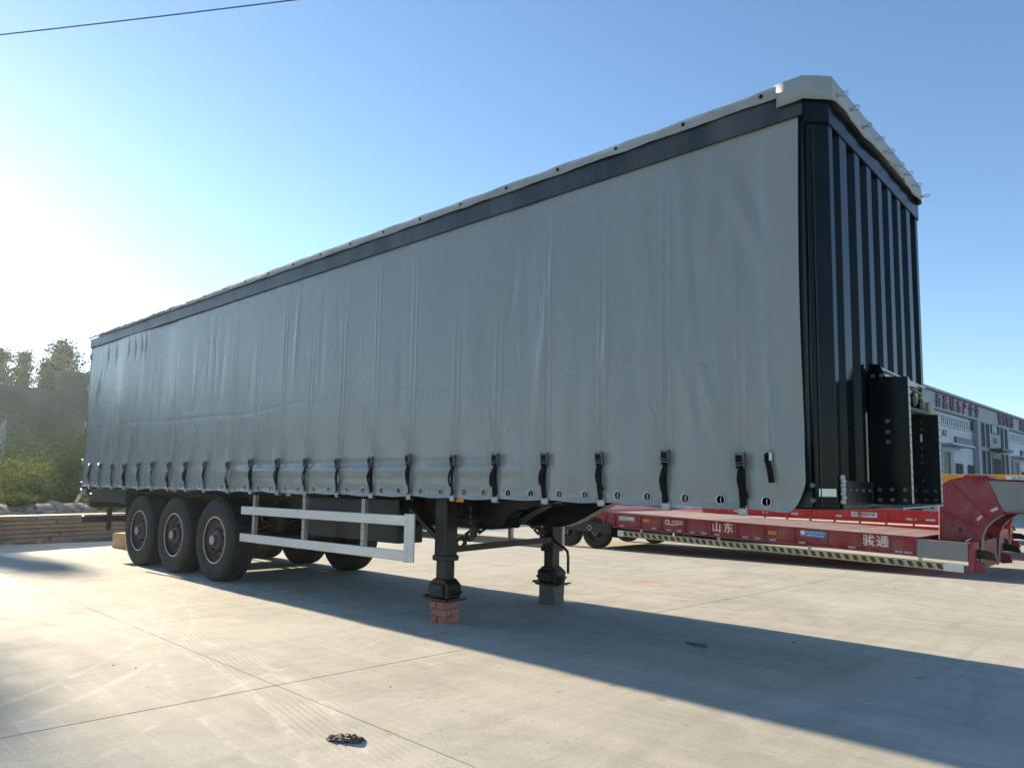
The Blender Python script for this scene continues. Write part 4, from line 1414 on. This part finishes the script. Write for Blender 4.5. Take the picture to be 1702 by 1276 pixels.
# siding bands on the lower walls (horizontal joints), built proud between openings
SIDE_Y = 0.30
PER = 24.4  # one bay of wall plus one tower
for n_ in range(-1, 3):
    o = n_ * PER
    # wall bay 0..12.3, tower 12.4..24.1
    sd_ = MB()
    for k in range(12):
        z = 2.5 + k * 0.48
        sd_.box(o + 0.05, o + 12.3, SIDE_Y + 0.02, SIDE_Y + 0.048, z + 0.03, z + 0.46)
    FBm('siding', sd_, M_faceW)
    window(FB, o + 0.15, o + 11.2, 7.30, 8.20, 20, 0.22, M_frame, M_frame, barw=0.11)
    window(FB, o + 11.3, o + 12.2, 7.40, 8.30, 0, 0.22, M_dframe)
    window(FB, o - 0.2, o + 1.1, 5.6, 6.42, 2, 0.22, M_dframe)
    window(FB, o + 6.55, o + 12.3, 5.75, 6.55, 14, 0.22, M_dframe, M_frame, barw=0.04)
    cn = FBm('canopy', MB().box(o + 1.88, o + 8.42, -0.8, 0.22, 5.58, 5.74), M_faceW, bevel=0.02)
    dr = MB()
    dr.box(o + 2.2, o + 2.5, 0.1, 0.30, 0, 5.3)
    dr.box(o + 4.5, o + 5.45, 0.1, 0.30, 0, 5.3)
    dr.box(o + 2.5, o + 4.5, 0.1, 0.30, 5.05, 5.3)
    do = FBm('door', dr, M_faceP)
    FBm('door_leaf', MB().box(o + 2.5, o + 4.5, 0.2, 0.298, 0, 5.05), M_dframe, do)
    for a, c in ((0.3, 1.15), (6.6, 8.5), (10.25, 12.0)):
        window(FB, o + a, o + c, 2.4, 4.25, 3, 0.22, M_dframe, M_dframe)
    # glazed tower bay
    tw = FBm('pier', MB().box(o + 12.4, o + 24.1, -0.12, 0.295, 0, 8.418), M_faceP)
    for a, c in ((13.45, 14.4), (15.15, 16.05), (20.6, 21.4), (22.3, 23.0)):
        for z0, z1 in ((0.4, 5.7), (6.0, 8.3)):
            window(FB, o + a, o + c, z0, z1, 0, -0.18, M_dframe)
    window(FB, o + 16.9, o + 19.0, 7.5, 8.35, 5, -0.18, M_dframe, M_frame, barw=0.1)
    window(FB, o + 19.05, o + 19.9, 7.5, 8.35, 0, -0.18, M_dframe)
    FBm('canopy', MB().box(o + 16.2, o + 20.2, -1.2, -0.125, 5.75, 6.0), M_dframe)
    d2 = FBm('door', MB().box(o + 16.8, o + 20.2, -0.2, -0.125, 0, 5.5), M_dframe)
    FBm('door_leaf', MB().box(o + 17.2, o + 19.8, -0.24, -0.203, 0.05, 5.1), M_glass, d2)
    if n_ == 0:
        inst('bay_number', text_mesh('bay_number', 'A-7', 0.75, M_sign, 0.02), FB, (o + 3.75, SIDE_Y - 0.02, 6.65), (R(90), 0, 0))
        inst('bay_number', text_mesh('bay_number', 'A-8', 0.75, M_sign, 0.02), FB, (o + 18.2, -0.17, 6.8), (R(90), 0, 0))
for (body, s, st_) in (('百昌科方产企业', 0.95, 1.9), ('智邦智造', 20.8, 1.65), ('北方', 29.8, 1.7)):
    for k, chh in enumerate(body):
        inst('sign_character', text_mesh('sign_character', chh, 1.22, M_sign, 0.06, 0.0), FB, (s + k * st_, -0.10, 9.05), (R(90), 0, 0))

# ------------------------------------------------------------------ left background
# stack of long beams lying along the yard's edge
bd = Vector((-0.91, 2.67, 0)).normalized()
b0 = Vector((-2.93, -0.62, 0))
perp = Vector((-bd.y, bd.x, 0))
LAYN = ('lowest', 'second', 'third', 'fourth', 'fifth', 'topmost')
for lay in range(6):
    h = 0.082
    for seg, (s0, s1) in enumerate(((-4.6, 1.15 + 0.25 * math.sin(lay * 2.1)), (1.2 + 0.25 * math.sin(lay * 2.1), 4.3 - 0.12 * lay))):
        g = random.Random(lay * 7 + seg)
        z0 = lay * (h + 0.010) + 0.03
        b = MB().box(s0, s1, 0.0, 0.9, 0, h - 0.014)
        b.box(s0, s1, -0.03, 0.05, h - 0.0135, h)
        bo = bpy.data.objects.new('stacked_beam', b.mesh('stacked_beam', M_timber, bevel=0.005))
        COL.objects.link(bo)
        bo.location = b0 + perp * (0.03 * g.uniform(-1, 1) + 0.035 * lay) + Vector((0, 0, z0))
        bo.rotation_euler = (0, 0, math.atan2(bd.y, bd.x) + R(g.uniform(-.25, .25)))
        tag(bo, f'{LAYN[lay]} long brown beam in the stack at the yard edge, {"left" if seg == 0 else "right"} length', 'beam', 'beams stacked along the yard edge')
for k, s in enumerate((-3.4, -1.2, 0.9, 3.0)):
    sk_ = bpy.data.objects.new('timber_bearer', MB().box(-0.05, 0.05, -0.08, 0.95, 0, 0.03).mesh('timber_bearer', M_wood, bevel=0.003))
    COL.objects.link(sk_)
    sk_.location = b0 + bd * s
    sk_.rotation_euler = (0, 0, math.atan2(bd.y, bd.x))
    tag(sk_, 'short timber bearer under the beam stack, ' + ('at its left end', 'second from the left', 'third from the left', 'at its right end')[k], 'timber', 'bearers under the beam stack')
wb = bpy.data.objects.new('wood_block', MB().box(-0.16, 0.16, -0.16, 0.16, 0, 0.30).mesh('wood_block', M_wood, bevel=0.02))
COL.objects.link(wb)
wb.location = (-0.9, 1.15, 0.001)
wb.rotation_euler = (0, 0, R(20))
tag(wb, 'pale wooden block standing on the concrete behind the rear wheel', 'block')

# soil bank with rubble
nu, nv = 90, 60
U, V = np.meshgrid(np.linspace(-26, -4.4, nu), np.linspace(-22, 34, nv), indexing='ij')
g = np.random.default_rng(3)
Hh = 0.85 * np.exp(-((U + 8.6) / 2.6) ** 2)
for k in range(160):
    u0, v0 = g.uniform(-24, -5), g.uniform(-20, 32)
    s = g.uniform(0.4, 1.6)
    Hh += g.normal(0, 0.10) * np.exp(-((U - u0) ** 2 + (V - v0) ** 2) / s ** 2)
Hh *= np.clip((-4.4 - U) / 1.5, 0, 1)
Pk = np.stack([U, V, Hh - 0.14], -1)
bk_ = bpy.data.objects.new('soil_bank', grid_mesh('soil_bank', Pk, M_soil))
COL.objects.link(bk_)
tag(bk_, kind='structure')


def bank_z(x, y):
    i = int(np.clip((x + 26) / 21.6 * (nu - 1), 0, nu - 1))
    j = int(np.clip((y + 22) / 56 * (nv - 1), 0, nv - 1))
    return float(Pk[i, j, 2])


rubble_v = MB()
for k in range(420):
    x, y = -5.6 - abs(random.gauss(0, 1.4)), random.uniform(-7, 9)
    s = random.uniform(0.03, 0.13)
    z = bank_z(x, y)
    pts = []
    for zz in (-1, 0.9):
        for (a, c) in ((-1, -1), (1, -1), (1, 1), (-1, 1)):
            pts.append((x + s * (a + random.uniform(-.5, .5)), y + s * (c + random.uniform(-.5, .5)), z + s * 0.7 * (zz + random.uniform(-.4, .4))))
    rubble_v.hexa(pts)
tag(rubble_v.build('rubble', M_stone), 'broken stones scattered over the soil bank behind the beams', 'rubble', kind='stuff')

# long shed behind the shrubs
sh = empty('low_shed', (-40, -2, 0), 'long dark flat-roofed shed half hidden behind the shrubs', 'shed')
MB().box(-50, -40, -30, 10.9, 0, 7.15).build('wall', M_shed, sh)
MB().box(-50.2, -39.8, -30.2, 10.95, 7.15, 7.4).build('roof', M_shed, sh)
sh2 = empty('taller_shed', (-40, 16, 0), 'taller dark shed behind the trailer tail, roof stepping above its neighbour', 'shed')
MB().box(-42, -40.3, 11.0, 44, 0, 8.5).build('wall', M_shed, sh2)
MB().box(-42.2, -40.05, 10.96, 44.2, 8.5, 8.8).build('roof', M_shed, sh2)

LM1 = leaf_mat('tree_leaf', (0.035, 0.065, 0.03), 0.45, 0.15)
LM2 = leaf_mat('shrub_leaf', (0.08, 0.115, 0.035), 0.5, 0.35)
LM3 = leaf_mat('creeper_leaf', (0.045, 0.075, 0.03), 0.4, 0.25)


def tree(x, y, h, rad, label, seed, base=1.2, lean=0.0, n=9000, z0=-0.1, group='trees behind the sheds'):
    g = np.random.default_rng(seed)
    t = empty('tree', (x, y, z0), label, 'tree', group)
    tb_ = MB()
    pts = [(lean * q ** 2 * h * 0.1 + 0.08 * math.sin(q * 7 + seed), 0.08 * math.cos(q * 5 + seed), q * h * 0.95) for q in np.linspace(0, 1, 9)]
    tb_.tube(pts, [0.17 * (1 - 0.85 * q) * h / 10 + 0.015 for q in np.linspace(0, 1, 9)], 8)
    cs, ss = [], []
    nb = 46
    for k in range(nb):
        q = base / h + (1 - base / h) * (k + g.random()) / nb
        q = min(q, 0.99)
        wdt = rad * (1 - q) ** 0.75 * (0.75 + 0.5 * g.random()) * min(1, (q - base / h) * 6 + 0.35)
        a = g.uniform(0, 2 * math.pi)
        p0 = Vector((0.08 * math.sin(q * 7 + seed), 0.08 * math.cos(q * 5 + seed), q * h * 0.95))
        tip = p0 + Vector((math.cos(a) * wdt, math.sin(a) * wdt, wdt * g.uniform(0.35, 0.9)))
        midp = p0.lerp(tip, 0.5) + Vector((0, 0, -0.05 * wdt))
        tb_.tube([p0, midp, tip], [0.035, 0.022, 0.008], 5)
        m = int(n / nb)
        nc = 4
        for c in range(nc):
            f = g.uniform(0.35, 1.05)
            cc = p0.lerp(tip, f) + Vector(g.normal(0, 0.12 * rad * 0.5, 3))
            s = rad * g.uniform(0.10, 0.20)
            cs.append(np.array(cc) + g.normal(0, 1, (m // nc, 3)) * np.array([s, s, s * 0.8]))
    tb_.build('trunk', M_bark, t, local=True, smooth=True)
    C = np.concatenate(cs)
    S = g.uniform(0.10, 0.22, len(C)) * (h / 10)
    o = bpy.data.objects.new('crown', leaf_cloud('crown', C, S, LM1, seed=seed, aspect=0.7))
    COL.objects.link(o)
    o.parent = t
    return t


tree(-53, 10.2, 12.0, 2.0, 'slim leafy tree at the far left with a pointed top', 1)
tree(-52.5, 11.5, 12.1, 1.7, 'slim tree close beside the pointed tree at the far left', 2)
tree(-53, 13.3, 11.6, 1.9, 'shorter loose-crowned tree left of the tallest pointed tree', 3)
tree(-53, 14.6, 13.4, 3.0, 'tallest pointed tree standing just left of the trailer tail', 4, n=11000)
tree(-54, 17.3, 11.4, 1.9, 'tree partly hidden by the rear edge of the trailer', 5)
tree(-53, 7.0, 12.2, 2.0, 'tree at the very left edge of the picture', 6)
tree(-53, 0.7, 15.2, 1.3, 'slim unseen tree added out of view at the left for its soft shadow', 7)  # added out of view so its crown dapples the yard's left side
tree(-53, -2.5, 20.5, 2.9, 'high unseen tree added out of view at the left to shade the near concrete', 8)  # unseen, made tall enough to throw soft shade on the near left concrete


def shrub(x, y, h, rx, ry, label, seed, m=LM2, n=7000, group='shrubs on the soil bank', lsize=(0.06, 0.16)):
    g = np.random.default_rng(seed)
    z = bank_z(x, y)
    t = empty('shrub', (x, y, z), label, 'shrub', group)
    cs = []
    nb = 40
    st_ = MB()
    for k in range(nb):
        a = g.uniform(0, 2 * math.pi)
        r_ = math.sqrt(g.random())
        px, py = math.cos(a) * r_ * rx, math.sin(a) * r_ * ry
        hh = h * (1 - 0.55 * r_ ** 2) * g.uniform(0.6, 1.05)
        st_.tube([(px * 0.3, py * 0.3, 0), (px * 0.7, py * 0.7, hh * 0.5), (px, py, hh * 0.92)], [0.018, 0.012, 0.004], 5)
        mm = n // nb
        q = g.random(mm) ** 0.7
        base = np.stack([px * (0.3 + 0.7 * q), py * (0.3 + 0.7 * q), hh * (0.12 + 0.88 * q)], 1)
        cs.append(base + g.normal(0, 1, (mm, 3)) * np.array([0.16, 0.16, 0.12]) * (h / 2.0))
    st_.build('stems', M_bark, t, local=True)
    C = np.concatenate(cs)
    C[:, 2] = np.maximum(C[:, 2], 0.02)
    o = bpy.data.objects.new('foliage', leaf_cloud('foliage', C, g.uniform(*lsize, len(C)), m, seed=seed, aspect=0.45))
    COL.objects.link(o)
    o.parent = t
    return t


shrub(-12.0, 0.2, 2.1, 1.4, 1.5, 'yellow-green shrub at the left edge of the picture', 21)
shrub(-12.4, 2.2, 2.35, 1.5, 1.4, 'wide yellow-green shrub second from the left edge', 22)
shrub(-13.4, 3.9, 3.3, 1.2, 1.0, 'tall dull green shrub rising in the middle of the row', 23, LM3)
shrub(-12.2, 4.5, 2.3, 1.2, 1.3, 'bright yellow-green shrub beside the trailer tail', 24)
shrub(-11.6, 6.6, 2.2, 1.4, 1.5, 'yellow-green shrub behind the trailer tail', 25)
shrub(-12.0, -2.6, 2.2, 1.6, 1.7, 'shrub left of the picture edge, end of the row', 26)
shrub(-18.0, 1.5, 4.3, 2.2, 2.6, 'large dark creeper-covered bush against the shed, left', 27, LM3, 9000)
shrub(-18.5, 6.3, 4.2, 2.0, 2.4, 'large dark bush against the shed, near the trailer tail', 28, LM3, 9000)
shrub(-21, 4.0, 4.9, 2.4, 2.8, 'tallest dark bush in front of the shed wall', 29, LM3, 9000)
shrub(-21, 9.6, 5.0, 2.2, 2.6, 'dark bush behind the trailer tail in front of the taller shed', 30, LM3, 9000)
shrub(-7.2, 3.0, 0.55, 0.6, 0.8, 'low green weed patch on the soil bank by the bumper', 31, LM2, 1600, 'weeds on the bank', (0.03, 0.09))
shrub(-8.0, 1.0, 0.4, 0.5, 0.6, 'low green weed patch on the soil bank at the left', 32, LM2, 1200, 'weeds on the bank', (0.03, 0.09))
shrub(-5.4, 2.35, 0.7, 0.25, 0.3, 'upright weed under the trailer tail by the beam stack', 33, LM2, 700, 'weeds on the bank', (0.03, 0.09))
for k, (x, y, lab) in enumerate(((-5.2, 0.55, 'small yellow-flowered weed at the top of the beam stack'), (-5.6, 2.2, 'yellow-flowered weed left of the rear bumper'))):
    g = np.random.default_rng(60 + k)
    f = empty('flower_weed', (x, y, bank_z(x, y)), lab, 'plant', 'yellow flowering weeds')
    C = g.normal(0, 1, (160, 3)) * np.array([0.12, 0.16, 0.05]) + np.array([0, 0, 0.42])
    o = bpy.data.objects.new('blossom', leaf_cloud('blossom', C, g.uniform(0.03, 0.06, 160), M_flower, seed=k, aspect=0.9))
    COL.objects.link(o)
    o.parent = f
    C = g.normal(0, 1, (260, 3)) * np.array([0.14, 0.18, 0.12]) + np.array([0, 0, 0.22])
    o = bpy.data.objects.new('leaves', leaf_cloud('leaves', C, g.uniform(0.04, 0.10, 260), LM2, seed=k + 5))
    COL.objects.link(o)
    o.parent = f

# pale post at the left edge
ptp = bpy.data.objects.new('pale_post', MB().lathe([(0.12, 0), (0.10, 3.9), (0.0, 3.9)], (0, 0, 0), 'z', 14).mesh('pale_post', M_pole, smooth=True))
COL.objects.link(ptp)
ptp.location = (-20.5, 3.35, -0.1)
tag(ptp, 'pale upright post at the left edge in front of the shed', 'post')

# overhead wire on two poles
pd = Vector((0.865, 0.50, 0))
pA = Vector((0.5, -1.98, 0))
ends = [pA - pd * 24, pA + pd * 44]
wp = []
for q in np.linspace(0, 1, 41):
    p_ = ends[0].lerp(ends[1], q)
    s = q * 68 - 24
    z = 9.0 + 0.0012 * ((s - 10) ** 2 - 100)
    wp.append((p_.x, p_.y, z))
wo = MB().tube(wp, 0.011, 6).build('overhead_wire', M_hose, smooth=True)
tag(wo, 'thin dark overhead wire crossing the top left of the sky', 'wire')
for k, e in enumerate(ends):
    z = wp[0][2] if k == 0 else wp[-1][2]
    po = empty('utility_pole', e, ('concrete utility pole at the near end of the overhead wire', 'concrete utility pole at the far end of the overhead wire')[k], 'pole', 'utility poles')
    MB().tube([(0, 0, -0.1), (0, 0, z + 0.3)], [0.17, 0.11], 12).build('shaft', M_pole, po, local=True, smooth=True)
    MB().box(-0.06, 0.06, -0.8, 0.8, z - 0.12, z - 0.02).build('cross_arm', M_galv, po, local=True)

# ------------------------------------------------------------------ small things on the concrete
g = np.random.default_rng(12)
na, nb2 = 34, 16
ua, va = np.meshgrid(np.linspace(-1, 1, na), np.linspace(-1, 1, nb2), indexing='ij')
edge = 1 + 0.10 * np.sin(ua * 9 + 1) + 0.07 * np.sin(ua * 21)
xa = ua * 0.092 + 0.010 * np.sin(va * 7) + 0.006 * np.sin(va * 17 + ua * 3)
ya = va * 0.05 * edge * np.sqrt(np.clip(1.08 - ua ** 2 * 0.75, 0.1, 1))
za = 0.016 * np.clip(1 - ua ** 2, 0, 1) + 0.011 * (1 + np.sin(va * 8 + ua * 2.5)) * (1 - 0.5 * va ** 2) + 0.006 * np.sin(ua * 13 + va * 4) + g.normal(0, 0.0007, ua.shape)
za = np.maximum(za * 0.65, 0.001)
Pd = np.stack([xa, ya, za], -1)
dbo = bpy.data.objects.new('bark_piece', grid_mesh('bark_piece', Pd, M_debris))
COL.objects.link(dbo)
dbo.modifiers.new('thick', 'SOLIDIFY').thickness = 0.004
dbo.location = (11.86, -2.37, 0.001)
dbo.rotation_euler = (0, 0, R(28))
tag(dbo, 'dark crumpled piece of bark lying on the sunlit concrete in front', 'debris')
sk = MB().tube([(-0.10, 0.03, 0.012), (-0.02, 0.0, 0.014), (0.05, -0.012, 0.012), (0.075, -0.03, 0.016), (0.11, -0.025, 0.012)], [0.009, 0.011, 0.010, 0.013, 0.008], 7)
sk.tube([(0.04, -0.01, 0.013), (0.07, 0.005, 0.02), (0.085, -0.01, 0.012)], 0.008, 6)
sko = sk.build('broken_stick', M_debris, smooth=True)
sko.location = (12.0, 1.17, 0.0)
sko.rotation_euler = (0, 0, R(10))
tag(sko, 'short dark broken stick lying in the trailer shadow', 'stick')
for k, (x, y, s, lab) in enumerate(((9.35, -2.63, 0.008, 'tiny dark crumb on the concrete at the left, nearest the joint'), (9.55, -2.55, 0.007, 'tiny dark crumb beside the nearest-joint crumb at the left'),
                                    (11.2, -1.55, 0.007, 'tiny dark crumb right of where the slab joints cross'), (12.55, 1.95, 0.015, 'small dark scrap at the sunny far edge of the trailer shadow'))):
    c = MB().hexa([(-s, -s * .6, 0), (s, -s * .7, 0), (s * .8, s * .6, 0), (-s * .9, s * .5, 0), (-s * .6, -s * .4, s * .6), (s * .7, -s * .3, s * .4), (s * .5, s * .4, s * .5), (-s * .5, s * .3, s * .35)])
    o = c.build('dark_crumb', M_debris)
    o.location = (x, y, 0.0005)
    tag(o, lab, 'debris', 'crumbs on the concrete')

# ------------------------------------------------------------------ air
USE_HAZE = True
if USE_HAZE:
    hz = MB().box(-75, 60, -60, 150, -1.2, 17)
    hm = bpy.data.materials.new('haze_air')
    hm.use_nodes = True
    nt = hm.node_tree
    nt.nodes.clear()
    ho = nt.nodes.new('ShaderNodeOutputMaterial')
    pv = nt.nodes.new('ShaderNodeVolumePrincipled')
    pv.inputs['Color'].default_value = (0.78, 0.92, 1.0, 1)
    pv.inputs['Density'].default_value = 0.0004
    pv.inputs['Anisotropy'].default_value = 0.6
    nt.links.new(pv.outputs[0], ho.inputs['Volume'])
    hob = hz.build('haze', hm)
    tag(hob, 'thin pale haze in the low sun', 'haze', kind='stuff')
